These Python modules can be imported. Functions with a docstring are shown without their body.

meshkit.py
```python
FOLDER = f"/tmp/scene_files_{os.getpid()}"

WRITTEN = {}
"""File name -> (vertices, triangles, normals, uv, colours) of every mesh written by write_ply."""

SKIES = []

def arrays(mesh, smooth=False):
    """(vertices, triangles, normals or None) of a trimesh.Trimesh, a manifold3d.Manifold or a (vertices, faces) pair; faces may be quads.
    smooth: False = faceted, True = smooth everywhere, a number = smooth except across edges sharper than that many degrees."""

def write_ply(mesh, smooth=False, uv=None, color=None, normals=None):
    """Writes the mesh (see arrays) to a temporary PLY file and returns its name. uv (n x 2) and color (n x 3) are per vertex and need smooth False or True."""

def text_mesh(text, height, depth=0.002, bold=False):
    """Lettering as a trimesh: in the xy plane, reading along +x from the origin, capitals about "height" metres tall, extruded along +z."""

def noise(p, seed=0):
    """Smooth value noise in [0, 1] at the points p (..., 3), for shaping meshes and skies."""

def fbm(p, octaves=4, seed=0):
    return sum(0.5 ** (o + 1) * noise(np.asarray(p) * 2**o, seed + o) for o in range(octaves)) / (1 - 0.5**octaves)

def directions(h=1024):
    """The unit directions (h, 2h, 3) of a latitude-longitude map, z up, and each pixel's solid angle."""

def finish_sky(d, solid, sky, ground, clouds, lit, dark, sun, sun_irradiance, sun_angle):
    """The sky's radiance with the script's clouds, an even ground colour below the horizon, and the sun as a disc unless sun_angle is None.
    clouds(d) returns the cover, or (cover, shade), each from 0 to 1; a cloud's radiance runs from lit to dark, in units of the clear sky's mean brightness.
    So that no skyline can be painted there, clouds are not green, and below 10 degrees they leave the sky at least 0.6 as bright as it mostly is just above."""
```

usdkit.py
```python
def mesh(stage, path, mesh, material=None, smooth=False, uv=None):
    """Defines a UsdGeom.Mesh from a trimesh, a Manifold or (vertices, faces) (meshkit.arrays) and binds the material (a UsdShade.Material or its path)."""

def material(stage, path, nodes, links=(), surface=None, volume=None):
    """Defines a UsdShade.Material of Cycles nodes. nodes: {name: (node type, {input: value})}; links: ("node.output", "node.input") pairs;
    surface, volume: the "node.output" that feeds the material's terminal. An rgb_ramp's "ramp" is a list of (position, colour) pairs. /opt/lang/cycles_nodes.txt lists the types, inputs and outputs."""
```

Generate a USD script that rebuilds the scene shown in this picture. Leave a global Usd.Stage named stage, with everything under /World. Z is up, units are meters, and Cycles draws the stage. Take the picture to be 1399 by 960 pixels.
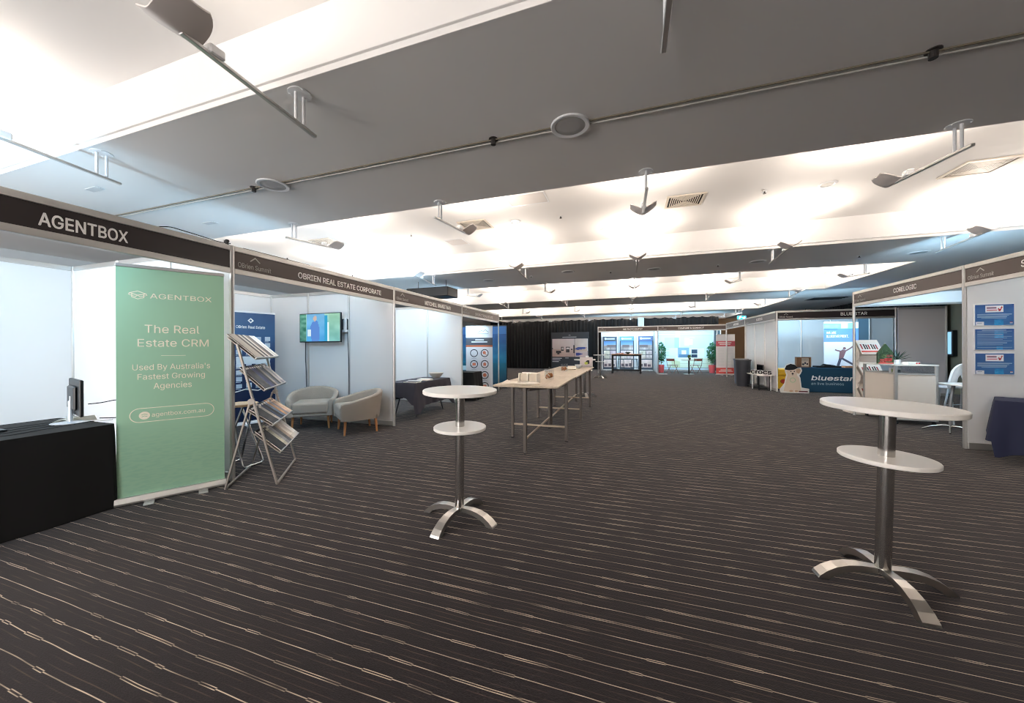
import math, random
import numpy as np, trimesh, usdkit, meshkit
import manifold3d as m3
from shapely.geometry import Polygon, Point, box as sbox
from shapely import affinity
from pxr import Usd, UsdGeom, UsdLux, UsdShade, Gf, Sdf, Vt

random.seed(7); RNG = np.random.default_rng(7)
stage = Usd.Stage.CreateInMemory()
UsdGeom.SetStageUpAxis(stage, 'Z'); UsdGeom.SetStageMetersPerUnit(stage, 1.0)
UsdGeom.Xform.Define(stage, '/World'); UsdGeom.Scope.Define(stage, '/World/Looks')
PI = math.pi

# ------------------------------------------------------------------ camera, light, exposure
YAW, ROLL, FPX = -0.3162, -0.0043, 481.1          # radians, radians, focal length in pixels of a 1399 px wide frame
EYE = (0.0, 0.0, 1.40)
AP = 36.0
cam = UsdGeom.Camera.Define(stage, '/World/camera')
fw = np.array([math.sin(YAW), math.cos(YAW), 0.0]); r0 = np.array([math.cos(YAW), -math.sin(YAW), 0.0]); u0 = np.array([0, 0, 1.0])
rt = math.cos(ROLL) * r0 + math.sin(ROLL) * u0; up = np.cross(rt, fw)
cam.AddTransformOp().Set(Gf.Matrix4d(*rt, 0, *up, 0, *(-fw), 0, *EYE, 1))
cam.CreateHorizontalApertureAttr(AP); cam.CreateVerticalApertureAttr(AP * 960 / 1399)
cam.CreateFocalLengthAttr(FPX / 1399 * AP)
cam.CreateVerticalApertureOffsetAttr((474.7 - 480) / 1399 * AP)
cam.CreateClippingRangeAttr(Gf.Vec2f(0.05, 200)); cam.CreateFStopAttr(0.0)
cam.CreateExposureAttr(2.5)
WARM, COOL = (1.0, 0.88, 0.77), (0.45, 0.755, 1.0)
UPLIGHT, BOOTHLIGHT, DAYLIGHT = 106.0, 58.0, 2.5                  # strength of the uplights on the ceiling arms and of the stands' own lamps

# ------------------------------------------------------------------ helpers
def lin(c):
    c = np.asarray(c, float) / 255.0
    return tuple(np.where(c <= 0.04045, c / 12.92, ((c + 0.055) / 1.055) ** 2.4))
_m = {}
def mat(name, rgb=None, rough=0.5, metal=0.0, nodes=None, links=(), surface='p.BSDF', bump=None, **kw):
    """rgb in 0..255 as it would look under white light of unit strength"""
    if name in _m: return _m[name]
    if nodes is None:
        nodes = {'p': ('principled_bsdf', {'base_color': lin(rgb), 'roughness': rough, 'metallic': metal, **kw})}
        if bump:
            nodes['tc'] = ('texture_coordinate', {}); nodes['n'] = ('noise_texture', {'scale': bump[0], 'detail': 3.0})
            nodes['b'] = ('bump', {'strength': bump[1], 'distance': bump[2] if len(bump) > 2 else 0.002})
            links = [('tc.object', 'n.vector'), ('n.fac', 'b.height'), ('b.normal', 'p.normal')]
    _m[name] = usdkit.material(stage, '/World/Looks/' + name, nodes, links, surface=surface)
    return _m[name]
def glow(name, rgb, s):
    return mat(name, nodes={'e': ('emission', {'color': lin(rgb), 'strength': s})}, surface='e.emission')
def wood(name, a, b, scale=(1.5, 18, 18), rough=0.45):
    return mat(name, nodes={'tc': ('texture_coordinate', {}), 'mp': ('mapping', {'scale': scale}), 'n': ('noise_texture', {'scale': 3.0, 'detail': 5.0, 'roughness': .6}),
        'r': ('rgb_ramp', {'ramp': [(0.3, lin(a)), (0.7, lin(b))]}), 'p': ('principled_bsdf', {'roughness': rough})},
        links=[('tc.object', 'mp.vector'), ('mp.vector', 'n.vector'), ('n.fac', 'r.fac'), ('r.color', 'p.base_color')])
_count = {}
def pname(parent, name):
    k = (parent, name); i = _count.get(k, 0); _count[k] = i + 1
    return f'{parent}/{name}' + (f'_{i:03d}' if i else '')
class T:
    def __init__(s, path, W): s.path, s.W, s.n = path, W, path.rsplit('/', 1)[1]
    @property
    def prim(s): return stage.GetPrimAtPath(s.path)
def rotm(rx, ry, rz):
    return trimesh.transformations.euler_matrix(rx, ry, rz, 'sxyz')
def tag(p, label=None, cat=None, group=None, kind=None):
    for k, v in (('label', label), ('category', cat), ('group', group), ('kind', kind)):
        if v: p.SetCustomDataByKey(k, v)
def place_ops(x, loc, rz, tilt):
    M = rotm(tilt[0], tilt[1], rz); M[:3, 3] = loc
    x.AddTransformOp().Set(Gf.Matrix4d(*M.T.ravel())); return M
def thing(name, label=None, cat=None, loc=(0, 0, 0), rz=0.0, tilt=(0, 0), group=None, kind=None):
    x = UsdGeom.Xform.Define(stage, pname('/World', name)); W = place_ops(x, loc, rz, tilt)
    tag(x.GetPrim(), label, cat, group, kind)
    return T(str(x.GetPath()), W)
def dup(src, label, loc, rz=0.0, tilt=(0, 0), group=None):
    base = src.n.rstrip('0123456789').rstrip('_'); was = src.prim.GetCustomData()
    x = UsdGeom.Xform.Define(stage, pname('/World', base))
    x.GetPrim().GetReferences().AddInternalReference(src.path); x.GetPrim().SetInstanceable(True)
    M = rotm(tilt[0], tilt[1], rz); M[:3, 3] = loc
    x.GetPrim().GetAttribute('xformOp:transform').Set(Gf.Matrix4d(*M.T.ravel()))
    tag(x.GetPrim(), label, was.get('category'), group or was.get('group'))
    return T(str(x.GetPath()), M)
def tm(mesh):
    if isinstance(mesh, m3.Manifold):
        g = mesh.to_mesh(); return trimesh.Trimesh(g.vert_properties[:, :3], g.tri_verts, process=False)
    if isinstance(mesh, (list,)): return trimesh.util.concatenate([tm(x) for x in mesh])
    return mesh.copy()
def part(t, name, mesh, m, w=False, smooth=False, label=None, kind=None):
    """one mesh prim under t; w=True: mesh is given in world coordinates"""
    mesh = tm(mesh)
    if w: mesh.apply_transform(np.linalg.inv(t.W))
    path = pname(t.path, name); usdkit.mesh(stage, path, mesh, m, smooth=smooth)
    if label or kind: tag(stage.GetPrimAtPath(path), label, None, None, kind)
    return T(path, t.W)
def solo(name, mesh, m, label=None, cat=None, group=None, kind=None, smooth=False):
    path = pname('/World', name); usdkit.mesh(stage, path, tm(mesh), m, smooth=smooth)
    tag(stage.GetPrimAtPath(path), label, cat, group, kind); return T(path, np.eye(4))
def box(x0, x1, y0, y1, z0, z1):
    b = trimesh.creation.box([abs(x1 - x0), abs(y1 - y0), abs(z1 - z0)]); b.apply_translation([(x0 + x1) / 2, (y0 + y1) / 2, (z0 + z1) / 2]); return b
def rbox(x0, x1, y0, y1, z0, z1, r=0.01, n=1):
    """box with rounded (n>1) or chamfered edges"""
    x0, x1 = sorted((x0, x1)); y0, y1 = sorted((y0, y1)); z0, z1 = sorted((z0, z1))
    r = min(r, (x1 - x0) * .49, (y1 - y0) * .49, (z1 - z0) * .49)
    s = trimesh.creation.icosphere(n, r).vertices if n > 1 else np.array([[r, 0, 0], [-r, 0, 0], [0, r, 0], [0, -r, 0], [0, 0, r], [0, 0, -r]])
    P = [s + np.array([x, y, z]) for x in (x0 + r, x1 - r) for y in (y0 + r, y1 - r) for z in (z0 + r, z1 - r)]
    return trimesh.convex.convex_hull(np.vstack(P))
def cyl(p0, p1, r, n=16, r1=None):
    p0, p1 = np.array(p0, float), np.array(p1, float); d = p1 - p0; L = np.linalg.norm(d); r1 = r if r1 is None else r1
    a = np.arange(n) * 2 * PI / n
    R = np.stack([np.cos(a), np.sin(a), 0 * a], 1)
    v = np.vstack([R * r, R * r1 + [0, 0, L], [[0, 0, 0], [0, 0, L]]]); f = []
    for i in range(n):
        j = (i + 1) % n; f += [[i, j, n + j], [i, n + j, n + i], [2 * n, j, i], [2 * n + 1, n + i, n + j]]
    c = trimesh.Trimesh(v, f, process=False); M = trimesh.geometry.align_vectors([0, 0, 1], d / L); M[:3, 3] = p0; c.apply_transform(M); return c
def bar(p0, p1, w, h=None, upv=(0, 0, 1), ch=0.15):
    """square bar between two points, w across, h along upv"""
    h = h or w; p0, p1 = np.array(p0, float), np.array(p1, float); d = p1 - p0; L = np.linalg.norm(d); d /= L
    upv = np.array(upv, float)
    if abs(d @ upv) > .99: upv = np.array([1.0, 0, 0])
    s = np.cross(d, upv); s /= np.linalg.norm(s); u = np.cross(s, d)
    b = rbox(0, L, -w / 2, w / 2, -h / 2, h / 2, min(w, h) * ch); M = np.eye(4); M[:3, 0], M[:3, 1], M[:3, 2], M[:3, 3] = d, s, u, p0
    if np.linalg.det(M[:3, :3]) < 0: M[:3, 1] *= -1
    b.apply_transform(M); return b
def tube(pts, r, n=8, closed=False):
    p = np.array(pts, float); k = len(p)
    t = np.roll(p, -1, 0) - np.roll(p, 1, 0) if closed else np.gradient(p, axis=0)
    t /= np.linalg.norm(t, axis=1, keepdims=True) + 1e-12
    a = np.cross(t[0], [0, 0, 1.0] if abs(t[0][2]) < .9 else [1.0, 0, 0]); A = []
    for i in range(k):
        a = a - t[i] * (a @ t[i]); a /= np.linalg.norm(a); A.append(a)
    A = np.array(A); B = np.cross(t, A); g = np.arange(n) * 2 * PI / n; rr = np.broadcast_to(r, (k,))
    v = (p[:, None] + rr[:, None, None] * (np.cos(g)[None, :, None] * A[:, None] + np.sin(g)[None, :, None] * B[:, None])).reshape(-1, 3); f = []
    for i in range(k if closed else k - 1):
        for j in range(n):
            q = (i * n + j, i * n + (j + 1) % n, ((i + 1) % k) * n + (j + 1) % n, ((i + 1) % k) * n + j); f += [[q[0], q[1], q[2]], [q[0], q[2], q[3]]]
    if not closed:
        v = np.vstack([v, p[0], p[-1]]); o = k * n
        for j in range(n): f += [[o, (j + 1) % n, j], [o + 1, (k - 1) * n + j, (k - 1) * n + (j + 1) % n]]
    return trimesh.Trimesh(v, f, process=False)
def bend(pts, r=0.05, n=5):
    """polyline with rounded corners"""
    p = [np.array(q, float) for q in pts]; out = [p[0]]
    for a, b, c in zip(p, p[1:], p[2:]):
        d0, d1 = a - b, c - b; q = min(r, np.linalg.norm(d0) * .45, np.linalg.norm(d1) * .45)
        s, e = b + d0 / np.linalg.norm(d0) * q, b + d1 / np.linalg.norm(d1) * q
        out += [(1 - t) ** 2 * s + 2 * t * (1 - t) * b + t * t * e for t in np.linspace(0, 1, n)]
    return np.array(out + [p[-1]])
def lathe(prof, n=32, at=(0, 0, 0)):
    r = trimesh.creation.revolve(np.array(prof, float), sections=n); r.apply_translation(at); return r
def disc(r, z0, z1, n=48, ch=0.003, at=(0, 0, 0)):
    return lathe([(0, z0), (r - ch, z0), (r, z0 + ch), (r, z1 - ch), (r - ch, z1), (0, z1)], n, at)
def extr(poly, h):
    if not isinstance(poly, Polygon) and not hasattr(poly, 'geoms'): poly = Polygon(poly)
    g = [trimesh.creation.extrude_polygon(q, h, engine='earcut') for q in getattr(poly, 'geoms', [poly])]
    return trimesh.util.concatenate(g)
def frame(o, x, y):
    """matrix taking local x, y to the given world directions and z to their cross product"""
    x = np.array(x, float); x /= np.linalg.norm(x); y = np.array(y, float); y /= np.linalg.norm(y)
    M = np.eye(4); M[:3, 0], M[:3, 1], M[:3, 2], M[:3, 3] = x, y, np.cross(x, y), o; return M
def put(mesh, M): mesh = mesh.copy(); mesh.apply_transform(M); return mesh
def text(s, h, w=None, bold=False, depth=0.002, center=False):
    """lettering in the xy plane with capitals h tall, stretched to w wide"""
    t = meshkit.text_mesh(s, h, depth, bold); x0, x1 = t.bounds[0][0], t.bounds[1][0]
    t.apply_translation([-x0, 0, 0])
    if w: t.apply_scale([w / (x1 - x0), 1, 1])
    if center: t.apply_translation([-(w or x1 - x0) / 2, 0, 0])
    return t
def arcp(cx, cy, r, a0, a1, n=12):
    return [(cx + r * math.cos(a), cy + r * math.sin(a)) for a in np.linspace(a0, a1, n)]
def ring2(cx, cy, r, w):
    return Point(cx, cy).buffer(r, 24).difference(Point(cx, cy).buffer(r - w, 24))
def stroke(pts, w, cap=2):
    from shapely.geometry import LineString
    return LineString(pts).buffer(w / 2, cap_style=cap, join_style=2)

# a printed picture: a grid of flat coloured cells
def print_mat():
    return mat('printed_paper', nodes={'a': ('attribute', {'attribute': 'ink'}), 'p': ('principled_bsdf', {'roughness': 0.55})}, links=[('a.color', 'p.base_color')])
class Pic:
    def __init__(s, w, h, bg): s.a = np.zeros((h, w, 3)) + np.array(bg, float); s.w, s.h = w, h; s.Y, s.X = np.mgrid[0:h, 0:w]; s.X = (s.X + .5) / w; s.Y = (s.Y + .5) / h
    def rect(s, x0, y0, x1, y1, c, c2=None, n=0, sc=(12, 12), seed=0):
        m = (s.X >= x0) & (s.X < x1) & (s.Y >= y0) & (s.Y < y1)
        col = np.array(c, float)[None, None] + 0 * s.a
        if c2 is not None:
            t = np.clip((s.Y - y0) / max(y1 - y0, 1e-6), 0, 1)[..., None]; col = col * (1 - t) + np.array(c2, float) * t
        if n:
            q = meshkit.fbm(np.stack([s.X * sc[0], s.Y * sc[1], 0 * s.X + seed], -1), 3, seed); col = col + ((q - .5) * 2 * n)[..., None]
        s.a[m] = col[m]; return s
    def ell(s, cx, cy, rx, ry, c):
        m = ((s.X - cx) / rx) ** 2 + ((s.Y - cy) / ry) ** 2 < 1; s.a[m] = c; return s
    def poly(s, pts, c):
        import shapely
        m = shapely.contains_xy(Polygon(pts), s.X.ravel(), s.Y.ravel()).reshape(s.X.shape); s.a[m] = c; return s
    def lines(s, x0, x1, ys, th, c, jit=0.0):
        for i, y in enumerate(ys): s.rect(x0, y, x1 - jit * (i % 3), y + th, c)
        return s
def picture(t, name, pic, M, w, h, wide=0.0015, m=None):
    """the picture as a thin sheet w by h, lower left corner at M's origin"""
    H, W = pic.h, pic.w; xs, ys = np.linspace(0, w, W + 1), np.linspace(h, 0, H + 1)
    v, c = [], []
    X0, Y0 = np.meshgrid(xs[:-1], ys[:-1]); X1, Y1 = np.meshgrid(xs[1:], ys[1:])
    q = np.stack([np.stack([X0, Y1], -1), np.stack([X1, Y1], -1), np.stack([X1, Y0], -1), np.stack([X0, Y0], -1)], 2).reshape(-1, 2)
    v = np.column_stack([q, np.full(len(q), wide)]); col = np.repeat(np.array(lin(np.clip(pic.a, 0, 255))).reshape(-1, 3), 4, 0)
    i = np.arange(H * W) * 4; f = np.vstack([np.stack([i, i + 1, i + 2], 1), np.stack([i, i + 2, i + 3], 1)])
    k = len(v); v = np.vstack([v, [[0, 0, 0], [w, 0, 0], [w, h, 0], [0, h, 0], [0, 0, wide], [w, 0, wide], [w, h, wide], [0, h, wide]]]); col = np.vstack([col, np.full((8, 3), .7)])
    f = np.vstack([f] + [[[k + a, k + b, k + d], [k + a, k + d, k + e]] for a, b, d, e in ((0, 3, 2, 1), (0, 1, 5, 4), (1, 2, 6, 5), (2, 3, 7, 6), (3, 0, 4, 7))])
    v = v @ M[:3, :3].T + M[:3, 3]
    mesh = trimesh.Trimesh(v, f, process=False); mesh.apply_transform(np.linalg.inv(t.W))
    path = pname(t.path, name); g = usdkit.mesh(stage, path, mesh, m or print_mat())
    UsdGeom.PrimvarsAPI(g).CreatePrimvar('ink', Sdf.ValueTypeNames.Color3fArray, 'vertex').Set(Vt.Vec3fArray.FromNumpy(col.astype(np.float32)))
    return T(path, t.W)
_l = [0]
def disk_light(pos, direction, r, color, strength):
    _l[0] += 1; L = UsdLux.DiskLight.Define(stage, f'/World/lights/lamp_light_{_l[0]:03d}')
    M = trimesh.geometry.align_vectors([0, 0, -1], np.array(direction, float) / np.linalg.norm(direction)); M[:3, 3] = pos
    L.AddTransformOp().Set(Gf.Matrix4d(*M.T.ravel())); L.CreateRadiusAttr(r); L.CreateColorAttr(Gf.Vec3f(*color)); L.CreateIntensityAttr(strength)

# ------------------------------------------------------------------ materials
plaster = mat('ceiling_plaster', (232, 230, 228), .75, bump=(60, .05))
alu = mat('satin_aluminium', (205, 203, 200), .38, .75)
white_panel = mat('white_booth_panel', (228, 228, 228), .35, bump=(9, .03, .004))
grey_panel = mat('grey_booth_panel', (222, 218, 220), .4)
board_black = mat('fascia_black', (44, 36, 36), .35)
board_brown = mat('fascia_brown', (86, 74, 70), .4)
white_ink = mat('white_lettering', (245, 243, 240), .5)
grey_ink = mat('grey_lettering', (186, 182, 178), .5)
chrome = mat('polished_metal', (205, 203, 200), .16, 1.0)
brushed = mat('brushed_metal', (196, 192, 186), .3, 1.0, bump=(40, .08))
white_lam = mat('white_laminate', (246, 242, 236), .28)
black_pl = mat('black_plastic', (26, 26, 28), .4)
white_pl = mat('white_plastic', (235, 236, 238), .35)
steel_paint = mat('grey_powder_coat', (98, 89, 84), .5, .1)
black_cloth = mat('black_tablecloth', (8, 7, 7), .85, bump=(220, .2))
navy_cloth = mat('navy_tablecloth', (30, 36, 66), .8, bump=(220, .2))
char_cloth = mat('charcoal_tablecloth', (58, 56, 66), .85, bump=(220, .2))
velvet = mat('black_curtain', (15, 14, 14), .9)

# ------------------------------------------------------------------ the setting
carpet = mat('striped_carpet', nodes={
    'g': ('geometry', {}), 's': ('separate_xyz', {}),
    'wv': ('mapping', {'scale': (2.2, 2.2, 1)}), 'wn': ('noise_texture', {'scale': 1.0, 'detail': 1.0}),
    'wm': ('math', {'math_type': 'multiply_add', 'value2': 0.02, 'value3': -0.01}),
    'yy': ('math', {'math_type': 'add'}), 'q': ('math', {'math_type': 'divide', 'value2': 0.0865}), 'id': ('math', {'math_type': 'floor'}), 'fr': ('math', {'math_type': 'fraction'}),
    'c0': ('math', {'math_type': 'subtract', 'value2': 0.5}), 'd': ('math', {'math_type': 'absolute'}), 'dm': ('math', {'math_type': 'multiply', 'value2': 0.0865}),
    'idk': ('math', {'math_type': 'multiply', 'value2': 7.37}), 'v1': ('combine_xyz', {}), 'm1': ('mapping', {'scale': (4.2, 1, 1)}), 'n1': ('noise_texture', {'scale': 1.0, 'detail': 1.5}),
    'm2': ('mapping', {'scale': (5.2, 1, 1), 'location': (31, 5, 9)}), 'n2': ('noise_texture', {'scale': 1.0, 'detail': 0.0}),
    'seg': ('map_range', {'from_min': .57, 'from_max': .59, 'clamp': True}),
    'l1': ('map_range', {'from_min': .0011, 'from_max': .0027, 'to_min': 1.0, 'to_max': 0.0, 'clamp': True}),
    'd2': ('math', {'math_type': 'subtract', 'value2': 0.0048}), 'd2a': ('math', {'math_type': 'absolute'}),
    'l2': ('map_range', {'from_min': .001, 'from_max': .0024, 'to_min': 1.0, 'to_max': 0.0, 'clamp': True}),
    'ln': ('mix_float', {}), 'st': ('map_range', {'from_min': .36, 'from_max': .6, 'to_min': .26, 'to_max': 1.0, 'clamp': True}), 'lf': ('math', {'math_type': 'multiply'}),
    'f3': ('math', {'math_type': 'multiply', 'value2': 3.0}), 'f3f': ('math', {'math_type': 'fraction'}), 'f3c': ('math', {'math_type': 'subtract', 'value2': .5}), 'f3a': ('math', {'math_type': 'absolute'}),
    'l3': ('map_range', {'from_min': .03, 'from_max': .11, 'to_min': 1.0, 'to_max': 0.0, 'clamp': True}), 'm3': ('mapping', {'scale': (5, 30, 1)}), 'n3': ('noise_texture', {'scale': 1.0, 'detail': 1.0}),
    'st3': ('map_range', {'from_min': .4, 'from_max': .7, 'to_min': 0.0, 'to_max': .3, 'clamp': True}), 'l3s': ('math', {'math_type': 'multiply'}),
    'mb': ('mapping', {'scale': (90, 260, 90)}), 'nb': ('noise_texture', {'scale': 1.0, 'detail': 2.0}),
    'base': ('rgb_ramp', {'ramp': [(0.3, lin((29, 22.5, 24.5))), (0.7, lin((42, 34.5, 37)))]}),
    'mx3': ('mix', {'color2': lin((128, 104, 86))}), 'mx': ('mix', {'color2': lin((204, 186, 164))}),
    'b': ('bump', {'strength': .35, 'distance': .004}), 'p': ('principled_bsdf', {'roughness': .92, 'specular_ior_level': .2, 'sheen_weight': .12, 'sheen_roughness': .5})},
    links=[('g.position', 's.vector'), ('g.position', 'wv.vector'), ('wv.vector', 'wn.vector'), ('wn.fac', 'wm.value1'), ('s.y', 'yy.value1'), ('wm.value', 'yy.value2'), ('yy.value', 'q.value1'), ('q.value', 'id.value1'), ('q.value', 'fr.value1'),
           ('fr.value', 'c0.value1'), ('c0.value', 'd.value1'), ('d.value', 'dm.value1'), ('id.value', 'idk.value1'), ('s.x', 'v1.x'), ('idk.value', 'v1.y'), ('v1.vector', 'm1.vector'), ('m1.vector', 'n1.vector'),
           ('v1.vector', 'm2.vector'), ('m2.vector', 'n2.vector'), ('n2.fac', 'seg.value'), ('dm.value', 'l1.value'), ('dm.value', 'd2.value1'), ('d2.value', 'd2a.value1'), ('d2a.value', 'l2.value'),
           ('seg.result', 'ln.fac'), ('l1.result', 'ln.a'), ('l2.result', 'ln.b'), ('n1.fac', 'st.value'), ('ln.result', 'lf.value1'), ('st.result', 'lf.value2'),
           ('q.value', 'f3.value1'), ('f3.value', 'f3f.value1'), ('f3f.value', 'f3c.value1'), ('f3c.value', 'f3a.value1'), ('f3a.value', 'l3.value'), ('g.position', 'm3.vector'), ('m3.vector', 'n3.vector'), ('n3.fac', 'st3.value'), ('l3.result', 'l3s.value1'), ('st3.result', 'l3s.value2'),
           ('g.position', 'mb.vector'), ('mb.vector', 'nb.vector'), ('nb.fac', 'base.fac'), ('base.color', 'mx3.color1'), ('l3s.value', 'mx3.fac'), ('mx3.color', 'mx.color1'), ('lf.value', 'mx.fac'), ('mx.color', 'p.base_color'), ('nb.fac', 'b.height'), ('b.normal', 'p.normal')])
XL, XR, YB, YF, ZS, ZC = -10.5, 9.0, -5.0, 25.6, 3.20, 3.66
solo('floor', box(XL, XR, YB, YF, -0.1, 0), carpet, 'dark grey carpet with thin beige dashed stripes', 'floor', kind='structure')
paint = mat('wall_paint', (200, 198, 196), .7); brown_paint = mat('brown_wall_paint', (168, 132, 98), .7)
solo('wall_left', box(XL - .15, XL, YB, YF, 0, ZC), paint, 'pale wall behind the left stands', 'wall', kind='structure')
solo('wall_right', box(XR, XR + .15, YB, YF, 0, ZC), mat('olive_wall_paint', (112, 104, 84), .7), 'olive wall behind the right stands', 'wall', kind='structure')
solo('wall_back', box(XL, XR, YB - .15, YB, 0, ZC), mat('back_wall_paint', (150, 148, 146), .7), 'wall behind the viewer', 'wall', kind='structure')
solo('wall_far', box(XL, XR, YF, YF + .15, 0, ZC), brown_paint, 'brown wall at the far end of the hall', 'wall', kind='structure')
for i, x in enumerate((-8.2, -5.4, -2.6)):      # tall windows in the wall behind the viewer
    t = thing(f'window_{i + 1}', f'{("leftmost", "middle", "rightmost")[i]} tall window in the wall behind the viewer', 'window', (x, YB, .5), kind='structure')
    fr = extr(sbox(-1.2, .5, 1.2, 2.75).difference(sbox(-1.14, .56, -.03, 2.69)).difference(sbox(.03, .56, 1.14, 2.69)), .07)
    part(t, 'window_frame', put(fr, frame((x, YB + .08, 0), (1, 0, 0), (0, 0, 1))), alu, w=True)
    part(t, 'pane', box(x - 1.15, x + 1.15, YB + .002, YB + .01, .55, 2.7), glow('window_daylight', (250, 244, 240), DAYLIGHT), w=True)
# the ceiling: flat bands at 3.2 m with raised white coffers between them
BEAMS = [(YB, -1.95), None, (1.81, 3.95), (7.65, 9.80), (13.45, 15.68), (19.30, 21.55), (25.25, YF)]
CX0, CX1 = -8.2, 5.86
ceil = thing('ceiling', 'white plaster ceiling with raised lit coffers between flat bands', 'ceiling', kind='structure')
for b in BEAMS:
    if b: part(ceil, 'ceiling_band', box(CX0, CX1, b[0], b[1], ZS, ZC + .1), plaster)
part(ceil, 'ceiling_border', box(CX1, XR, YB, YF, ZS, ZC + .1), plaster); part(ceil, 'ceiling_border', box(XL, CX0, YB, YF, ZS, ZC + .1), plaster)
COFF = [(-1.95, 1.81), (3.95, 7.65), (9.80, 13.45), (15.68, 19.30), (21.55, 25.25)]
for y0, y1 in COFF:
    part(ceil, 'coffer_panel', box(CX0, CX1, y0, y1, ZC, ZC + .1), plaster)
    part(ceil, 'coffer_lip', [rbox(CX0, CX1, y1 - .007, y1 + .01, ZS - .001, ZS + .036, .002), rbox(CX1 - .007, CX1 + .01, y0, y1, ZS - .001, ZS + .036, .002), rbox(CX0, CX1, y1 - .018, y1 + .01, ZS + .048, ZS + .06, .003)], plaster)
# a round cornice closes the upper corner of every coffer

# ------------------------------------------------------------------ exhibition stands
ZT, ZF0, ZF1 = 2.495, 2.256, 2.44
def post(t, x, y, z1=ZT, z0=0.0):
    part(t, 'post', put(cyl((0, 0, z0), (0, 0, z1), .024, 8), trimesh.transformations.translation_matrix((x, y, 0))), alu)
def rail(t, p, q, z0, z1, th=.026):
    d = np.array(q) - np.array(p); L = np.hypot(*d); e = d / L
    M = frame((p[0], p[1], 0), (e[0], e[1], 0), (-e[1], e[0], 0)); part(t, 'rail', put(rbox(.022, L - .022, -th / 2, th / 2, z0, z1, .004), M), alu)
def wall(t, p, q, n, m=None, base=True, z1=ZT, ends=(True, True), name='wall_panel'):
    """n infill panels between posts, rail above, grey kick rail below"""
    p, q = np.array(p, float), np.array(q, float)
    for i in range(n):
        a, b = p + (q - p) * i / n, p + (q - p) * (i + 1) / n; d = b - a; L = np.hypot(*d); e = d / L
        M = frame((a[0], a[1], 0), (e[0], e[1], 0), (-e[1], e[0], 0))
        part(t, name, put(box(.02, L - .02, -.004, .004, .085, z1 - .055), M), m or white_panel)
        rail(t, a, b, z1 - .06, z1); rail(t, a, b, .004, .09)
        if (i or ends[0]): post(t, a[0], a[1], z1)
    if ends[1]: post(t, q[0], q[1], z1)
def fascia(t, p, q, board, ends=(True, True)):
    p, q = np.array(p, float), np.array(q, float); d = q - p; L = np.hypot(*d); e = d / L
    rail(t, p, q, ZF0 - .056, ZF0, .034); rail(t, p, q, ZF1, ZT, .034)
    M = frame((p[0], p[1], 0), (e[0], e[1], 0), (-e[1], e[0], 0))
    b = part(t, 'fascia_board', put(box(.022, L - .022, -.006, .006, ZF0, ZF1), M), board)
    if ends[0]: post(t, p[0], p[1])
    if ends[1]: post(t, q[0], q[1])
    return b
def summit_logo(b, o, e, n, s=1.0, m=None, w=.37):
    """the small caret over two words at the start of a board; e reading direction, n outward"""
    M = frame(np.array(o) + np.array(n) * .0065, e, (0, 0, 1))
    part(b, 'small_lettering', put(text('OBrien Summit', .052 * s, w * s), M), m or grey_ink, w=True)
    c = extr(stroke([(.13, .085), (.185, .132), (.24, .085)], .012), .002); c.apply_scale([s, s, 1])
    part(b, 'caret_emblem', put(c, M), m or grey_ink, w=True)
def board_text(b, s, o, e, n, h, w, m=None, bold=True):
    M = frame(np.array(o) + np.array(n) * .0065, e, (0, 0, 1)); part(b, 'lettering', put(text(s, h, w, bold), M), m or white_ink, w=True)
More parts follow.
